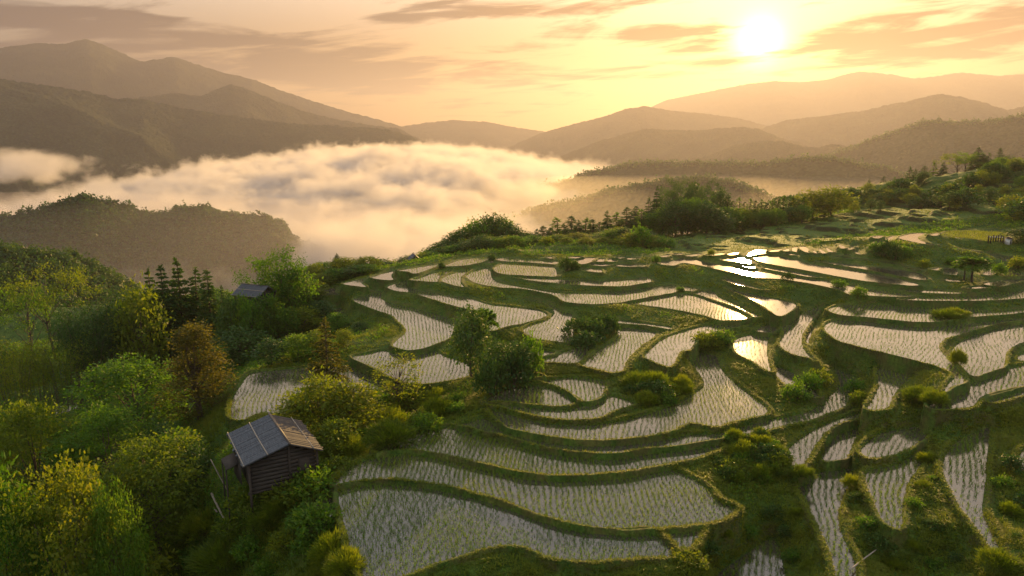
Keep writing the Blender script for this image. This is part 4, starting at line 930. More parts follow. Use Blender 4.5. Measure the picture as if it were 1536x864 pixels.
hill = [(1272, 290, 16, 'thin_conifer'), (1289, 281, 16, 'thin_conifer'), (1304, 270, 20, 'conifer'), (1326, 265, 24, 'conifer'), (1341, 270, 16, 'conifer'), (1355, 268, 14, 'thin_conifer'), (1366, 250, 20, 'conifer'), (1374, 254, 18, 'conifer'), (1387, 249, 24, 'conifer'), (1402, 244, 14, 'thin_conifer'), (1416, 244, 22, 'conifer'),
        (1437, 229, 40, 'umbrella_tree'), (1452, 227, 36, 'umbrella_tree'), (1469, 221, 28, 'conifer'), (1477, 232, 24, 'conifer'), (1484, 229, 22, 'conifer'), (1494, 240, 20, 'round_tree'), (1501, 222, 12, 'thin_conifer'), (1509, 230, 22, 'pine'), (1522, 235, 24, 'umbrella_tree')]
nm = {'thin_conifer': 'thin conifer', 'conifer': 'dark conifer', 'umbrella_tree': 'airy broad tree', 'round_tree': 'round bush-like tree', 'pine': 'ragged pine'}
for i, (px, top, w, k) in enumerate(hill):
    T(k, px, top, r=283+(i*3) % 6, w=w, minh=3, label='%s on the skyline of the right-hand hill' % nm[k], group='%ss on the skyline of the right-hand hill' % nm[k])
for i in range(110):
    px = rr.uniform(1120, 1560); t = rr.random(); cr = np.interp(px, [1120, 1240, 1340, 1400, 1450, 1536, 1560], [312, 302, 282, 268, 258, 247, 245]); bo = np.interp(px, [1120, 1240, 1400, 1560], [322, 318, 308, 335])
    py = cr+3+(bo-cr)*t; g = hit_ground(px, py)
    if math.hypot(g[0], g[1]) > 315: continue
    plant(('dark_tree', 'round_tree', 'pale_tree', 'dark_shrub')[i % 4], g[0], g[1], rr.uniform(2.2, 4.2), rr.uniform(1.1, 1.6), 'dark bush on the shaded face of the right-hand hill', 'bushes on the face of the right-hand hill')
T('palm', 1464, 378, base=424, w=50, label='larger palm beside the small ponds at the right'); T('palm', 1449, 389, base=422, w=36, label='smaller palm beside the small ponds at the right')
for px, py, top, w, k in ((1330, 384, 362, 26, 'dark_shrub'), (1345, 390, 368, 26, 'dark_shrub'), (1318, 378, 364, 20, 'shrub'), (1358, 384, 370, 20, 'shrub'), (1182, 422, 409, 16, 'dark_shrub'), (1388, 402, 390, 14, 'shrub'), (1430, 396, 386, 18, 'shrub'), (1500, 412, 396, 16, 'shrub'), (1532, 362, 342, 30, 'round_tree'), (1528, 400, 386, 20, 'shrub'), (850, 406, 388, 24, 'dark_shrub'), (862, 404, 392, 18, 'dark_shrub'), (737, 390, 382, 14, 'dark_shrub'), (662, 402, 394, 12, 'dark_shrub'), (1020, 437, 430, 12, 'shrub'), (985, 394, 384, 12, 'shrub'), (1067, 384, 374, 10, 'shrub'), (1260, 432, 420, 20, 'shrub'), (1290, 444, 432, 22, 'shrub')):
    T(k, px, top, base=py, w=w, minh=.6, label='%s on a field edge among the far flooded fields' % {'shrub': 'green shrub', 'dark_shrub': 'dark shrub', 'round_tree': 'small round tree'}[k], group='%s among the far fields' % {'shrub': 'green shrubs', 'dark_shrub': 'dark shrubs', 'round_tree': 'tree'}[k])
# ------------------------------------------------------------------ rice seedlings in rows, grass on banks and bunds
def blades(P, nb, length, width, spread, r, bend=.35):
    """nb narrow bent blades at each point: two quads tapering to a tip"""
    n = len(P); P = np.repeat(P, nb, 0); m = n*nb; length = np.repeat(np.broadcast_to(length, (n,)), nb)*(.65+.6*r.random(m)); width = np.repeat(np.broadcast_to(width, (n,)), nb)
    ph = r.random(m)*2*PI; ti = spread*(.3+.9*r.random(m))
    d = np.stack([np.cos(ph)*np.sin(ti), np.sin(ph)*np.sin(ti), np.cos(ti)], -1); out = np.stack([np.cos(ph), np.sin(ph), np.zeros(m)], -1); sd = np.stack([-np.sin(ph), np.cos(ph), np.zeros(m)], -1)
    P = P+out*(.02+.05*r.random(m))[:, None]
    mid = P+d*(length*.6)[:, None]; tip = P+d*(length*.9)[:, None]+out*(length*bend*(.4+r.random(m)))[:, None]-np.array([0, 0, 1])*(length*bend*.4)[:, None]
    w = (width*.5)[:, None]*sd
    V = np.stack([P-w*.8, P+w*.8, mid+w, mid-w, tip], 1).reshape(-1, 3)
    b = np.arange(m)*5
    lo = np.stack([b, b+1, b+2, b+3, b+3, b+2, b+4], -1).ravel(); st = (np.arange(m)*7)[:, None]+np.array([0, 4]); 
    return V, lo, st.ravel(), m
rg = np.random.default_rng(12)
for e in NEAR:
    if e is None: continue
    i, sl, s = e; dens = PAD[PN[i]][2]
    if dens <= 0 or (dens <= .2 and np.hypot(*WP[i].mean(0)) > 112): continue
    W = WP[i]; c = W.mean(0); a = math.atan2(c[0], c[1])+rg.normal()*.07
    # plough direction: roughly down the slope of the hill
    u = np.array([math.sin(a), math.cos(a)]); v = np.array([u[1], -u[0]]); R = np.hypot(*c)
    q = W-c; s0, s1 = (q@v).min()-1, (q@v).max()+1; t0, t1 = (q@u).min()-1, (q@u).max()+1
    sp = (.40 if R < 60 else .42) if dens <= 1 else .32; al = (.17 if R < 60 else .23 if R < 85 else .29)
    S, Tt = np.meshgrid(np.arange(s0, s1, sp), np.arange(t0, t1, al)); S = S.ravel(); Tt = Tt.ravel()+rg.random(len(Tt.ravel()))*.12
    S = S+rg.normal(size=len(S))*(.11 if PN[i] == 'P1' else .05)
    x = c[0]+S*v[0]+Tt*u[0]; y = c[1]+S*v[1]+Tt*u[1]
    me_ = fbm(x*.11+i, y*.11, 2, 50+i)*1.1; x = x+me_*v[0]; y = y+me_*v[1]
    ok, so, _ = near_field(x, y); k = (ok == i)
    x, y = x[k], y[k]; 
    if len(x) == 0: continue
    k = seg_dist(W, x, y) > .16; x, y = x[k], y[k]
    patch = vnoise(x*.35, y*.35, 77+i)*.75+vnoise(x*.09, y*.09, 31)*.6-.08
    k = rg.random(len(x)) < np.clip((.35+patch)*min(dens, 1)*(1.6 if R < 60 else 1.25), 0, 1); x, y, patch = x[k], y[k], patch[k]
    if len(x) == 0: continue
    hgt = (.20+.16*np.clip(patch, 0, 1))*(1 if R < 75 else .85)*(1 if dens <= 1 else 1.5)
    V, lo, st, m = blades(np.stack([x, y, np.full(len(x), ZP[i]-.03)], -1), 6 if R < 62 else 4 if R < 80 else 3, hgt, .018+R*.00012, .5, rg)
    tint = np.repeat(np.clip(.25+.5*patch+.25*rg.normal(size=len(x))*.4+(.4 if dens > 1 else 0), 0, 1), m//len(x)); tint = np.repeat(tint, 2)
    me = mesh_np('rice_seedlings', V, lo, st, mats=[M_RICE], attrs={'tint': ('FACE', tint)})
    link('rice_seedlings', me, kind='stuff')

# grass: chosen over the ground cells in view
px_, py_ = proj(np.stack([TX, TY, GZ], -1))
vis = (px_ > -200) & (px_ < 1800) & (py_ < 930) & (RR < 215) & (~FIX)
gy_, gx_ = np.gradient(GZ); slope_ = np.hypot(gx_, gy_)/(RR*STEP); area = (RR*STEP)**2*np.minimum(np.sqrt(1+slope_**2), 3.5)
bank_ = (SOUT < 3.5)
dn = np.where(bank_, 24., 9.)*np.minimum(1., 60./RR)**1.1*(1-.45*FIELDZ)
dn = np.where(SOUT < 1.0, dn*1.9, dn*1.1)
lush = vnoise(TX*.22, TY*.22, 91)*.7+vnoise(TX*.7, TY*.7, 92)*.5
dn = dn*(.35+1.1*lush)
cnt = np.where(vis, dn*area, 0)
nn_ = rg.poisson(cnt); J, I = np.nonzero(nn_); rep = nn_[J, I]; J = np.repeat(J, rep); I = np.repeat(I, rep)
aa = AZ[I]+(rg.random(len(I))-.5)*STEP; ll = LR[J]+(rg.random(len(I))-.5)*STEP; rr_ = np.exp(ll); gx = rr_*np.sin(aa); gy = rr_*np.cos(aa)
own, so, _ = near_field(gx, gy); k = own < 0; gx, gy, rr_, so = gx[k], gy[k], rr_[k], so[k]
lu = vnoise(gx*.22, gy*.22, 91)*.7+vnoise(gx*.7, gy*.7, 92)*.5
hg = np.where(so < .9, (.11+.13*lu)*np.clip(1.75-rr_/90, .3, 1), (.22+.5*lu**1.3)*np.clip(1.6-rr_/110, .4, 1))*np.where(so > 3.5, 1.15, 1)
gz = ground(gx, gy)-.04
near = rr_ < 75
for sel, nb in ((near, 6), (~near, 4)):
    P = np.stack([gx[sel], gy[sel], gz[sel]], -1)
    V, lo, st, m = blades(P, nb, hg[sel], .022+rr_[sel]*.0003, .7, rg, .45)
    tint = np.clip(.15+.55*lu[sel]+.3*rg.random(len(P))+.04*(so[sel] < .9), 0, 1); tint = np.repeat(np.repeat(tint, nb), 2)
    link('grass', mesh_np('grass', V, lo, st, mats=[M_GRASS], attrs={'tint': ('FACE', tint)}), kind='stuff')
print('GRASS tufts', len(gx))
# leafy ground cover on the wild slopes
wild = vis & (SOUT > 2.2) & (FIELDZ < .3)
cnt = np.where(wild, 2.6*np.minimum(1, 60/RR)**.9*area*np.clip(vnoise(TX*.3, TY*.3, 95)*2.2-.35, 0, 1.6), 0)
nn_ = rg.poisson(cnt); J, I = np.nonzero(nn_); rep = nn_[J, I]; J = np.repeat(J, rep); I = np.repeat(I, rep)
aa = AZ[I]+(rg.random(len(I))-.5)*STEP; ll = LR[J]+(rg.random(len(I))-.5)*STEP; rr_ = np.exp(ll); gx = rr_*np.sin(aa); gy = rr_*np.cos(aa)
P0 = np.stack([gx, gy, ground(gx, gy)], -1); nl = 12
P = np.repeat(P0, nl, 0)+rg.normal(size=(len(P0)*nl, 3))*np.array([.28, .28, .16])+np.array([0, 0, .3]); ln = (.13+np.repeat(rr_, nl)*.0012)*(.7+.6*rg.random(len(P)))
V, F = leaf_quads(P, ln, ln*.55, None, unit(rg.normal(size=(len(P), 3))*.7+np.array([0, 0, .8])), rg)
t_ = np.clip(.2+.5*np.repeat(rg.random(len(P0)), nl)+.3*rg.random(len(P)), 0, 1)
link('undergrowth', faces_np('undergrowth', V, F, mats=[M_LEAF], attrs={'tint': ('FACE', t_)}), kind='stuff')
print('COVER', len(P0))
# ------------------------------------------------------------------ huts, poles, fence
def mat_wood(name, a, b, sc_=(1, 14, 14), rough=.85):
    m, nt, out = new_mat(name); tc = N(nt, 'ShaderNodeTexCoord')
    mp = N(nt, 'ShaderNodeMapping'); mp.inputs['Scale'].default_value = sc_; L(nt, tc, 'Object', mp, 'Vector')
    n = N(nt, 'ShaderNodeTexNoise', Scale=1.5, Detail=6.0, Roughness=.65); L(nt, mp, 0, n, 'Vector')
    r = ramp(nt, [(.3, a), (.7, b)], n); p = N(nt, 'ShaderNodeBsdfPrincipled', Roughness=rough); p.inputs['Specular IOR Level'].default_value = .3
    L(nt, r, 0, p, 'Base Color'); bp = N(nt, 'ShaderNodeBump', Strength=.5, Distance=.02); L(nt, n, 0, bp, 'Height'); L(nt, bp, 0, p, 'Normal'); L(nt, p, 0, out, 0); return m
M_PLANK = mat_wood('weathered_plank', (.018, .015, .013), (.065, .055, .046))
M_SLATE = mat_wood('grey_roof_sheet', (.03, .035, .045), (.11, .12, .135), (14, 1, 1), .45)
M_RUST = mat_wood('brown_roof_sheet', (.030, .025, .022), (.085, .066, .055), (14, 1, 1), .55)
M_POLE = mat_wood('pale_pole', (.16, .13, .10), (.36, .31, .25))
M_DARKW = mat_wood('dark_wood', (.02, .016, .013), (.06, .048, .038))
M_WHITE = mat_wood('whitewash', (.55, .53, .48), (.75, .73, .68))
class Boxes:
    def __init__(s): s.V = []; s.F = []
    def box(s, c, size, R=None):
        c = np.array(c, float); h = np.array(size, float)/2
        v = np.array([(x, y, z) for z in (-1, 1) for y in (-1, 1) for x in (-1, 1)])*h
        if R is not None: v = v@np.array(R).T
        b = len(s.V)*8; s.V.append(v+c); s.F += [[b+i for i in f] for f in ((0, 2, 3, 1), (4, 5, 7, 6), (0, 1, 5, 4), (2, 6, 7, 3), (0, 4, 6, 2), (1, 3, 7, 5))]
        return s
    def bar(s, p, q, w, t):
        p, q = np.array(p, float), np.array(q, float); d = q-p; l = np.linalg.norm(d); u = d/l; a = np.cross(u, [0, 0, 1.]); a = a/np.linalg.norm(a) if np.linalg.norm(a) > 1e-6 else np.array([1., 0, 0]); b = np.cross(a, u)
        return s.box((p+q)/2, (l, w, t), np.stack([u, a, b], 1))
    def mesh(s, name, mat): return faces_np(name, np.concatenate(s.V), s.F, mats=[mat])
def roof_sheet(name, y0, y1, pr, pe, mat, pitch=.19, amp=.075, th=.05, jag=.08, seed=1):
    """ribbed roof slope from the ridge pr=(x,z) to the eave pe=(x,z), ribs running down the slope"""
    r = np.random.default_rng(seed); n = int((y1-y0)/pitch); V = []; F = []
    d = np.array([pe[0]-pr[0], pe[1]-pr[1]]); nn = np.array([-d[1], d[0]]); nn = nn/np.linalg.norm(nn); nn = nn if nn[1] > 0 else -nn
    for i in range(n):
        a, b = y0+i*pitch, y0+(i+1)*pitch-.02; e = 1+r.normal()*jag*.3; lift = r.random()*amp
        P = [np.array([pr[0], 0, pr[1]]), np.array([pr[0]+d[0]*e, 0, pr[1]+d[1]*e])]
        sec = [(a, 0), ((a+b)/2, amp), (b, 0)]
        base = len(V)
        for p in P:
            for (yy, hh) in sec: V.append(p+np.array([nn[0]*(hh+lift), yy, nn[1]*(hh+lift)]))
            for (yy, hh) in (sec[2], sec[0]): V.append(p+np.array([nn[0]*(-th), yy, nn[1]*(-th)]))
        k = 5
        for j in range(k): F.append([base+j, base+(j+1) % k, base+k+(j+1) % k, base+k+j])
    return faces_np(name, V, F, mats=[mat])
def hut(x, y, zr, rz, ln, wl, wr, dl, dr, name, label, full=True, mats=None):
    ms, mr = mats or (M_SLATE, M_RUST)
    root = empty(name, (x, y, 0), rz, label, 'hut'); R = Matrix.Rotation(rz, 3, 'Z')
    def gz(a, b):
        p = R @ Vector((a, b, 0)); return float(ground(np.array(x+p.x), np.array(y+p.y)))
    h = ln/2; fl = max(gz(a, b) for a in (-wl*.8, wr*.8) for b in (-h*.8, h*.8))+.05; fl = min(fl, zr-2.4)
    root.location.z = 0
    # walls of horizontal boards
    wl_, wr_, hy = -wl+.55, wr-.45, h-.45; zt = zr-max(dl, dr)*.95
    def ztop(a): return zr-.10-(dl*(-a)/wl if a < 0 else dr*a/wr)
    W = Boxes(); nb = 11
    for k in range(nb):
        z = fl+(zr-fl)*(k+.5)/nb; bh = (zr-fl)/nb-.02
        for sy in (-1, 1):
            a0, a1 = wl_, wr_
            # gable boards shorten with the roof
            while a0 < 0 and z+bh/2 > ztop(a0): a0 += .08
            while a1 > 0 and z+bh/2 > ztop(a1): a1 -= .08
            if a1-a0 > .2: W.box(((a0+a1)/2, sy*hy, z), (a1-a0, .05+.012*(k % 2), bh))
        for a in (wl_, wr_):
            if z+bh/2 < ztop(a): W.box((a, 0, z), (.05+.012*(k % 2), 2*hy-.07, bh))
    link('wall', W.mesh('wall', M_PLANK), root)
    for a, b in ((wl_, -hy), (wl_, hy), (wr_, -hy), (wr_, hy), (0, -hy-.05)):
        g = gz(a, b)-.3; ins = .06 if a < 0 else -.06
        link('post', Boxes().box((a+(0 if a == 0 else -ins*1.6), b*1.02, (g+ztop(a))/2), (.15, .15, ztop(a)-g)).mesh('post', M_DARKW), root)
    for sy in (-1, 1): link('floor_beam', Boxes().box(((wl_+wr_)/2, sy*hy, fl-.12), (wr_-wl_+.5, .16, .16)).mesh('floor_beam', M_DARKW), root)
    if full:
        d = link('door', Boxes().box((wr_*.55, -hy-.05, fl+.95), (.85, .05, 1.75)).mesh('door', M_DARKW), root)
        link('handle', Boxes().box((wr_*.55-.3, -hy-.095, fl+.95), (.05, .04, .16)).mesh('handle', M_POLE), d)
    rl = link('roof', roof_sheet('roof', -h, h, (0, zr), (-wl, zr-dl), ms, seed=1), root)
    rr2 = link('roof', roof_sheet('roof', -h, h, (0, zr), (wr, zr-dr), mr, seed=2), root)
    def pole(nm, p, q, r_, mat, par):
        t = Tubes(); t.add(curve(p, q, .003, 6), [r_]*6, 6); return link(nm, t.mesh(nm, mat), par)
    pole('batten', (-wl+.05, -h-.1, zr-dl+.11), (-wl+.05, h+.1, zr-dl+.11), .045, M_POLE, rl)
    pole('batten', (-wl*.48, -h-.15, zr-dl*.48+.12), (-wl*.48, h, zr-dl*.48+.12), .05, M_POLE, rl)
    pole('batten', (wr*.72, -h-.1, zr-dr*.72+.11), (wr*.72, h+.1, zr-dr*.72+.11), .045, M_POLE, rr2)
    link('ridge_cap', Boxes().box((0, 0, zr+.10), (.16, ln+.3, .08)).mesh('ridge_cap', M_RUST), rl)
    if full:
        # low lean-to of loose boards at the left
        lt = link('lean_to', Boxes().box((-wl-.35, .3, zr-dl-.95), (1.0, 2.2, .06), Matrix.Rotation(-.35, 3, 'Y')).mesh('lean_to', M_PLANK), root)
        for b in (-.6, 1.2):
            g = gz(-wl-.8, b); link('post', Boxes().box((-wl-.8, b, (g-.2+zr-dl-1.1)/2), (.1, .1, zr-dl-1.1-g+.2)).mesh('post', M_DARKW), lt)
        bb = Boxes(); rq = random.Random(3)
        for k in range(7): bb.box((-wl+.1-.02*k, -1.4+k*.35, zr-dl-1.5), (.05, .3, 1.3+.3*rq.random()))
        link('side_boards', bb.mesh('side_boards', M_PLANK), lt)
    return root
RA = unproj(404, 622, 22.0); RB = unproj(434, 667, 22.0)
c = (RA+RB)/2; d = RA-RB; ln = float(np.hypot(d[0], d[1]))
HUT = hut(c[0], c[1], CZ-22.0, math.atan2(d[1], d[0])-PI/2, ln, 3.3, 2.4, 1.0, 1.0, 'wooden_hut', 'weathered plank hut with a ribbed grey and brown pitched roof on the left slope')
# grey-roofed house among the trees
p = at_r(382, 428, 117.); hut(p[0], p[1], p[2], math.radians(68), 5.2, 2.4, 2.2, 1.3, 1.3, 'house', 'grey-roofed house half hidden below the pair of tall broadleaf trees', False, (M_SLATE, M_SLATE))
p = at_r(621, 382, 140.); hut(p[0], p[1], p[2], math.radians(20), 2.4, 1.1, 1.1, .9, .9, 'field_hut', 'tiny dark field hut at the end of the line of trees by the upper fields', False, (M_SLATE, M_SLATE))
# a whitewashed shed and a low railing by the yellow-green field at the right
p = hit_ground(1512, 366); b = Boxes(); root = empty('shed', (p[0], p[1], p[2]), .4, 'small whitewashed shed by the yellow-green field at the right', 'shed'); root.scale = (.7, .7, .7)
link('wall', Boxes().box((0, 0, .55), (1.3, 1.0, 1.5)).mesh('wall', M_WHITE), root)
link('roof', Boxes().box((0, .0, 1.38), (1.6, 1.4, .08), Matrix.Rotation(.2, 3, 'X')).mesh('roof', M_DARKW), root)
link('door', Boxes().box((.1, -.515, .45), (.4, .03, 1.0)).mesh('door', M_DARKW), root)
A = hit_ground(1482, 364); B = hit_ground(1504, 365); root = empty('railing', tuple(A), 0, 'low railing of short posts on the edge of the yellow-green field', 'railing')
for k in range(7):
    q = (B-A)*k/6; g = float(ground(np.array(A[0]+q[0]), np.array(A[1]+q[1])))-A[2]
    link('post', Boxes().box((q[0], q[1], g+.45), (.16, .16, 1.3)).mesh('post', M_DARKW), root)
link('rail', Boxes().bar((0, 0, .85), (B[0]-A[0], B[1]-A[1], B[2]-A[2]+.85), .08, .1).mesh('rail', M_WHITE), root)
def pole_thing(name, p, q, r_, label, cat, mat=None):
    t = Tubes(); p = np.array(p); q = np.array(q); t.add(curve((0, 0, 0), q-p, .02, 8), np.linspace(r_, r_*.6, 8), 6)
    o = link(name, t.mesh(name, mat or M_POLE), loc=tuple(p)); return tag(o, label, cat)
p = hit_ground(343, 737); q = at_r(316, 689, float(np.hypot(p[0], p[1]))+.4); pole_thing('wooden_pole', p-np.array([0, 0, .1]), q, .06, 'thin wooden pole leaning left of the plank hut', 'pole')
for (a, b, lb) in (((303, 718), (326, 775), 'upper of the two pale poles lying in the grass below the hut'), ((318, 748), (345, 800), 'lower of the two pale poles lying in the grass below the hut')):
    p = hit_ground(*a); q = hit_ground(*b); pole_thing('wooden_pole', p+np.array([0, 0, .45]), q+np.array([0, 0, .35]), .10, lb, 'pole')
p = hit_ground(1274, 866); q = hit_ground(1313, 838); pole_thing('wooden_pole', p+np.array([0, 0, .5]), q+np.array([0, 0, .6]), .06, 'pale wooden pole lying on the bank at the bottom right', 'pole')
# ------------------------------------------------------------------ the air: one even haze, and fog lying in the valley
def box_mesh(name, x0, x1, y0, y1, z0, z1, mat):
    V = [(x, y, z) for z in (z0, z1) for y in (y0, y1) for x in (x0, x1)]
    F = [(0, 2, 3, 1), (4, 5, 7, 6), (0, 1, 5, 4), (2, 6, 7, 3), (0, 4, 6, 2), (1, 3, 7, 5)]
    return faces_np(name, V, F, mats=[mat])
HAZE = .000125
m, nt, out = new_mat('haze')
pv = N(nt, 'ShaderNodeVolumePrincipled'); pv.inputs['Color'].default_value = (.36, .345, .41, 1); pv.inputs['Density'].default_value = HAZE; pv.inputs['Anisotropy'].default_value = .5
L(nt, pv, 0, out, 1); m.cycles.homogeneous_volume = True
ZTOP = max(max(v.co.z for v in o.data.vertices) for o in COL.objects if o.type == 'MESH')+6
ZBOT = min(min(v.co.z for v in o.data.vertices) for o in COL.objects if o.type == 'MESH')-1.5
link('haze', box_mesh('haze', -HX, HX, -HX, HX, ZBOT, ZTOP, m), kind='stuff')
m, nt, out = new_mat('fog')
def sock(x): return x if isinstance(x, bpy.types.NodeSocket) else None
def MA(op, a, b=None, c=None, clamp=False):
    n = nt.nodes.new('ShaderNodeMath'); n.operation = op; n.use_clamp = clamp
    for i, x in enumerate((a, b, c)):
        if x is None: continue
        if sock(x) is not None: nt.links.new(x, n.inputs[i])
        else: n.inputs[i].default_value = x
    return n.outputs[0]
def MR(x, a, b, lo=0., hi=1., smooth=False):
    n = nt.nodes.new('ShaderNodeMapRange'); n.clamp = True
    if smooth: n.interpolation_type = 'SMOOTHSTEP'
    nt.links.new(x, n.inputs[0])
    for i, v in zip((1, 2, 3, 4), (a, b, lo, hi)): n.inputs[i].default_value = v
    return n.outputs[0]
tc = N(nt, 'ShaderNodeTexCoord'); sp = N(nt, 'ShaderNodeSeparateXYZ'); L(nt, tc, 'Object', sp, 0)
x, y, z = sp.outputs
r = MA('SQRT', MA('ADD', MA('MULTIPLY', x, x), MA('MULTIPLY', y, y))); az = MA('ARCTAN2', x, y)
depth = MA('SUBTRACT', CZ, z)                       # metres below the camera's level
rise = MR(az, -.58, -.20, .0, 1.)                  # the bank climbs towards the gap between the ranges
far = MR(r, 950., 1700., 0., 56.)
topd = MA('SUBTRACT', 98., MA('MULTIPLY', far, rise))
topd = MA('SUBTRACT', topd, MR(r, 1700., 2600., 0., 12.))
nearb = MA('MULTIPLY', MA('MULTIPLY', MR(az, -.37, -.20, 0., 1., True), MR(az, -.10, -.02, 1., 0., True)), MA('MULTIPLY', MR(r, 480., 600., 0., 1., True), MR(r, 700., 850., 1., 0., True)))
topd = MA('SUBTRACT', topd, MA('MULTIPLY', nearb, 27.))
rmin = MA('MAXIMUM', MR(az, -.40, -.24, 900., 520.), MR(az, -.07, .03, 500., 1000.))
rmin = MA('MAXIMUM', rmin, MR(az, .06, .16, 500., 1900.))
rmax = MR(az, -.60, -.24, 1350., 2700.)
topd = MA('ADD', topd, MR(MA('SUBTRACT', r, rmax), -60., 260., 0., 130., True))
topd = MA('ADD', topd, MR(az, -.06, .16, 0., 75.))
topd = MA('SUBTRACT', topd, MR(az, -.62, -.45, 16., 0.))
edge = MA('MULTIPLY', MR(MA('SUBTRACT', r, rmin), -60., 90., 1., 0., True), 60.)
topd = MA('ADD', topd, edge)
big = N(nt, 'ShaderNodeTexNoise', Scale=.0045, Detail=1.5, Roughness=.5); L(nt, tc, 'Object', big, 'Vector')
mid = N(nt, 'ShaderNodeTexNoise', Scale=.011, Detail=1.0, Roughness=.5, Distortion=.5); L(nt, tc, 'Object', mid, 'Vector')
mp = N(nt, 'ShaderNodeMapping'); mp.inputs['Scale'].default_value = (1, 1, 1.3); L(nt, tc, 'Object', mp, 'Vector')
fine = N(nt, 'ShaderNodeTexNoise', Scale=.026, Detail=3.5, Roughness=.6, Distortion=.4); L(nt, mp, 0, fine, 'Vector')
def cen(n, k): return MA('MULTIPLY', MA('SUBTRACT', n.outputs[0], .5), k)
bill = MA('ADD', MA('ADD', cen(big, 70.), cen(mid, 60.)), cen(fine, 100.))
over = MA('ADD', MA('SUBTRACT', depth, topd), bill)   # metres inside the bank
den = MA('MULTIPLY', MR(over, 0., 26.), MA('MULTIPLY', MR(az, -.12, .12, 1., .3), .026))
# a separate puff in front of the dark range on the left
pc = at_r(46, 246, 1180.)
def sq(v, c, w): return MA('POWER', MA('DIVIDE', MA('SUBTRACT', v, float(c)), w), 2.)
q = MA('SQRT', MA('ADD', MA('ADD', sq(x, pc[0], 95.), sq(y, pc[1], 90.)), sq(z, pc[2]-4, 24.)))
puff = MA('MULTIPLY', MR(MA('SUBTRACT', MA('MULTIPLY', fine.outputs[0], 2.2), MA('ADD', q, .25)), 0., .35), .016)
den = MA('MAXIMUM', den, puff)
msk = MA('MULTIPLY', MA('MULTIPLY', MR(az, -.62, -.46, .25, 1., True), MR(az, -.26, -.18, 1., 0., True)), MA('MULTIPLY', MR(r, 490., 560., 0., 1., True), MR(r, 640., 760., 1., 0., True)))
low = MA('MULTIPLY', MR(MA('ADD', MA('SUBTRACT', depth, 112.), MA('MULTIPLY', bill, .8)), 0., 30.), MA('MULTIPLY', msk, .012))
den = MA('MAXIMUM', den, low)
pv = N(nt, 'ShaderNodeVolumePrincipled'); pv.inputs['Color'].default_value = (.82, .78, .76, 1); pv.inputs['Anisotropy'].default_value = .35
nt.links.new(den, pv.inputs['Density']); L(nt, pv, 0, out, 1)
m.cycles.volume_step_rate = .25
FOG = link('fog', box_mesh('fog', -1350, 520, 480, 2550, VALLEY+2, CZ-2, m), kind='stuff')
sc.cycles.volume_max_steps = 256

m, nt, out = new_mat('valley_mist')
pv = N(nt, 'ShaderNodeVolumePrincipled'); pv.inputs['Color'].default_value = (.82, .76, .66, 1); pv.inputs['Density'].default_value = .0008; pv.inputs['Anisotropy'].default_value = .6
L(nt, pv, 0, out, 1); m.cycles.homogeneous_volume = True
def mist_lens(cx, cy, cz, rx, ry, rz):
    n = 48; th = np.linspace(0, 2*PI, n, endpoint=False); ph = np.linspace(-PI/2, PI/2, 21)
    V = np.stack([np.cos(ph)[:, None]*np.cos(th)*rx+cx, np.cos(ph)[:, None]*np.sin(th)*ry+cy, np.sin(ph)[:, None]*(1+0*th)*rz+cz], -1).reshape(-1, 3)
    ix = np.arange(21*n).reshape(21, n); F = np.stack([ix[:-1], np.roll(ix[:-1], -1, 1), np.roll(ix[1:], -1, 1), ix[1:]], -1).reshape(-1, 4)
    link('mist', faces_np('mist', V, F, mats=[m]), kind='stuff')
mist_lens(620, 1300, VALLEY+14, 1150, 760, 66)
m, nt, out = new_mat('hill_mist')
pv = N(nt, 'ShaderNodeVolumePrincipled'); pv.inputs['Color'].default_value = (.62, .58, .60, 1); pv.inputs['Density'].default_value = .0012; pv.inputs['Anisotropy'].default_value = .5
L(nt, pv, 0, out, 1); m.cycles.homogeneous_volume = True
mist_lens(-480, 680, VALLEY+15, 640, 330, 82)
# ------------------------------------------------------------------ sky, sun, render settings
w = bpy.data.worlds.new('World'); sc.world = w; w.use_nodes = True
nt = w.node_tree; nt.nodes.clear()
def sock(x): return x if isinstance(x, bpy.types.NodeSocket) else None
def MA(op, a, b=None, c=None, clamp=False):
    n = nt.nodes.new('ShaderNodeMath'); n.operation = op; n.use_clamp = clamp
    for i, x in enumerate((a, b, c)):
        if x is None: continue
        if sock(x) is not None: nt.links.new(x, n.inputs[i])
        else: n.inputs[i].default_value = x
    return n.outputs[0]
def SM(x, a, b, lo=0., hi=1.):
    n = nt.nodes.new('ShaderNodeMapRange'); n.interpolation_type = 'SMOOTHSTEP'; nt.links.new(x, n.inputs[0])
    for i, v in zip((1, 2, 3, 4), (a, b, lo, hi)): n.inputs[i].default_value = v
    return n.outputs[0]
def MIXC(f, a, b, mode='MIX'):
    n = nt.nodes.new('ShaderNodeMix'); n.data_type = 'RGBA'; n.blend_type = mode
    for i, x in ((0, f), (6, a), (7, b)):
        if sock(x) is not None: nt.links.new(x, n.inputs[i])
        else: n.inputs[i].default_value = x if i == 0 else (*x, 1)
    return n.outputs[2]
tcw = N(nt, 'ShaderNodeTexCoord'); sp = N(nt, 'ShaderNodeSeparateXYZ'); L(nt, tcw, 'Generated', sp, 0)
dx, dy, dz = sp.outputs
sky = N(nt, 'ShaderNodeTexSky'); sky.sky_type = 'NISHITA'; sky.sun_disc = False
LAMP_EL = math.radians(9.5); sky.sun_elevation = LAMP_EL; sky.sun_rotation = SUN_AZ; sky.air_density = 1.2; sky.dust_density = 1.5; sky.ozone_density = 1.0
dot = N(nt, 'ShaderNodeVectorMath', _operation='DOT_PRODUCT'); L(nt, tcw, 'Generated', dot, 0); dot.inputs[1].default_value = tuple(SUN_DIR)
mu = MA('MAXIMUM', dot.outputs['Value'], 0.)
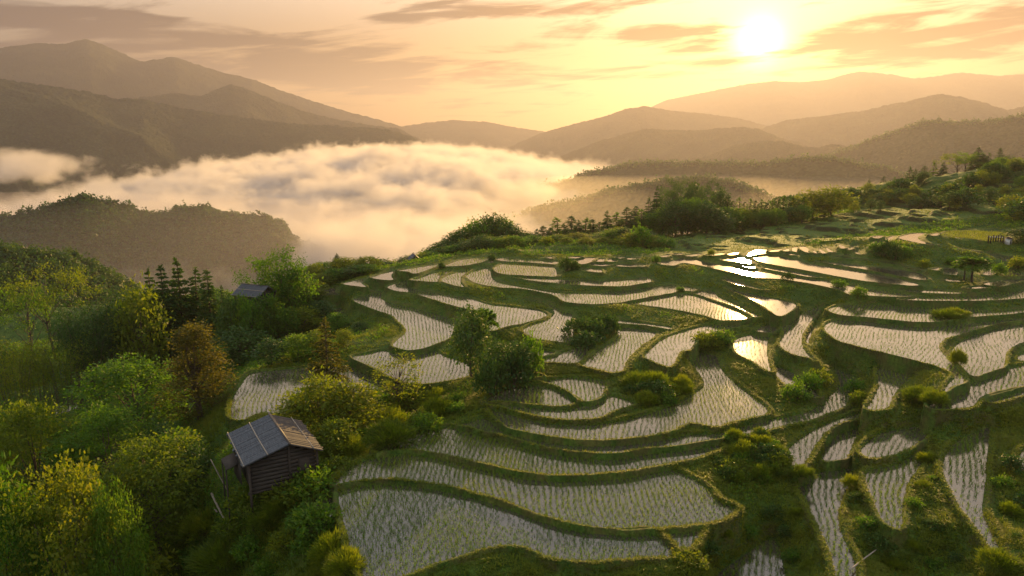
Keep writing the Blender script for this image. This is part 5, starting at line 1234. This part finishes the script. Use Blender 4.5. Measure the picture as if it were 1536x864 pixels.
az = MA('ARCTAN2', dx, dy); el = MA('ARCSINE', dz)
# thin high veil that scatters the low sun: peach, brighter towards the sun
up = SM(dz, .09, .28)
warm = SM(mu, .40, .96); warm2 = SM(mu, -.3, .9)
veil = MIXC(up, MIXC(warm, (.80, .63, .55), (1.38, .565, .15)), MIXC(warm2, (3.4, 3.6, 4.0), (4.6, 3.7, 2.8)))  # upper sky brightened beyond the veil, as added fill for foliage and water
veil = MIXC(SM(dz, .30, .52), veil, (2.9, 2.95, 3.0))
glow1 = MA('MULTIPLY', MA('POWER', mu, 14.), 1.0); glow2 = MA('POWER', mu, 160.); glow3 = MA('POWER', mu, 3600.)
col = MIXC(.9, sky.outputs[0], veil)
col = MIXC(1., col, MIXC(glow1, (0, 0, 0), (.4, .11, .0)), 'ADD')
col = MIXC(1., col, MIXC(glow2, (0, 0, 0), (1.5, .6, .04)), 'ADD')
col = MIXC(1., col, MIXC(glow3, (0, 0, 0), (22., 16., 6.5)), 'ADD')
col = MIXC(1., col, MIXC(MA('POWER', mu, 520.), (0, 0, 0), (4.2, 2.5, .7)), 'ADD')
# streaks of cloud: noise on a flat layer seen at a low angle, thickened where the photograph shows banks
inv = MA('DIVIDE', 1., MA('MAXIMUM', MA('ADD', dz, .06), .02))
cb = N(nt, 'ShaderNodeCombineXYZ'); nt.links.new(MA('MULTIPLY', MA('MULTIPLY', dx, inv), .55), cb.inputs[0]); nt.links.new(MA('MULTIPLY', MA('MULTIPLY', dy, inv), 1.0), cb.inputs[1])
nz = N(nt, 'ShaderNodeTexNoise', Scale=1.6, Detail=7.0, Roughness=.62, Distortion=.5); L(nt, cb, 0, nz, 'Vector')
cb2 = N(nt, 'ShaderNodeCombineXYZ'); nt.links.new(MA('MULTIPLY', az, 3.2), cb2.inputs[0]); nt.links.new(MA('ADD', MA('MULTIPLY', el, 26.), MA('MULTIPLY', az, -3.)), cb2.inputs[1])
nz2 = N(nt, 'ShaderNodeTexNoise', Scale=1.5, Detail=6.0, Roughness=.6, Distortion=.8); L(nt, cb2, 0, nz2, 'Vector')
nn = MA('ADD', MA('MULTIPLY', nz.outputs[0], .4), MA('MULTIPLY', nz2.outputs[0], .6))
def bank(px, py, wx, wy, tilt=0.):
    d = ray(px, py); d = d/np.linalg.norm(d); a0 = math.atan2(d[0], d[1]); e0 = math.asin(d[2])
    da = MA('SUBTRACT', az, a0); de = MA('SUBTRACT', MA('SUBTRACT', el, e0), MA('MULTIPLY', da, tilt))
    q = MA('ADD', MA('POWER', MA('DIVIDE', da, wx/FPX), 2.), MA('POWER', MA('DIVIDE', de, wy/FPX), 2.))
    return MA('EXPONENT', MA('MULTIPLY', q, -1.))
bsum = None
for b, s in ((bank(1440, 62, 190, 36, .05), .145), (bank(1330, 18, 130, 12, .12), .15), (bank(1000, 52, 100, 14, .06), .20), (bank(1080, 90, 90, 7, .05), .13), (bank(1320, 60, 110, 7, .06), .15), (bank(760, 20, 130, 12, .03), .17), (bank(590, 28, 50, 7), .15),
             (bank(60, 35, 140, 20), .13), (bank(20, 20, 60, 16), .1), (bank(190, 22, 70, 6), .17), (bank(380, 62, 110, 6), .13), (bank(640, 115, 330, 24), .10), (bank(300, 85, 260, 24), .095), (bank(480, 110, 140, 16), .14)):
    t = MA('MULTIPLY', b, s); bsum = t if bsum is None else MA('ADD', bsum, t)
bsum = MA('SUBTRACT', bsum, MA('MULTIPLY', bank(1144, 60, 56, 22), .17))
dens = SM(MA('ADD', nn, bsum), .515, .65)
near_sun = SM(mu, .90, .995)
cl = MIXC(near_sun, (.30, .20, .19), (.62, .18, .03))
col = MIXC(MA('MULTIPLY', dens, .88), col, cl)
# below the horizon only haze would be seen
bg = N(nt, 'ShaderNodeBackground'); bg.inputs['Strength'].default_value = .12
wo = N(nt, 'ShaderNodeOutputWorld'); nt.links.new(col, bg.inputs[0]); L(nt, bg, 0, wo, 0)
w.cycles.sampling_method = 'MANUAL'; w.cycles.sample_map_resolution = 1024

ld = bpy.data.lights.new('sun', 'SUN'); sun = bpy.data.objects.new('sun', ld); COL.objects.link(sun)
ld.energy = 5.0; ld.angle = math.radians(.6); ld.color = (1, .605, .20)
sun.rotation_euler = Vector((math.sin(SUN_AZ)*math.cos(LAMP_EL), math.cos(SUN_AZ)*math.cos(LAMP_EL), math.sin(LAMP_EL))).to_track_quat('Z', 'Y').to_euler(); sun.location = (0, 0, 300)
sc.view_settings.view_transform = 'Standard'; sc.view_settings.look = 'None'; sc.view_settings.gamma = 1; sc.view_settings.exposure = 1.38
sc.view_settings.use_curve_mapping = False
sc.cycles.use_denoising = True
sc.cycles.volume_bounces = 1; sc.cycles.max_bounces = 6; sc.cycles.diffuse_bounces = 3; sc.cycles.glossy_bounces = 3; sc.cycles.transmission_bounces = 4; sc.cycles.transparent_max_bounces = 8
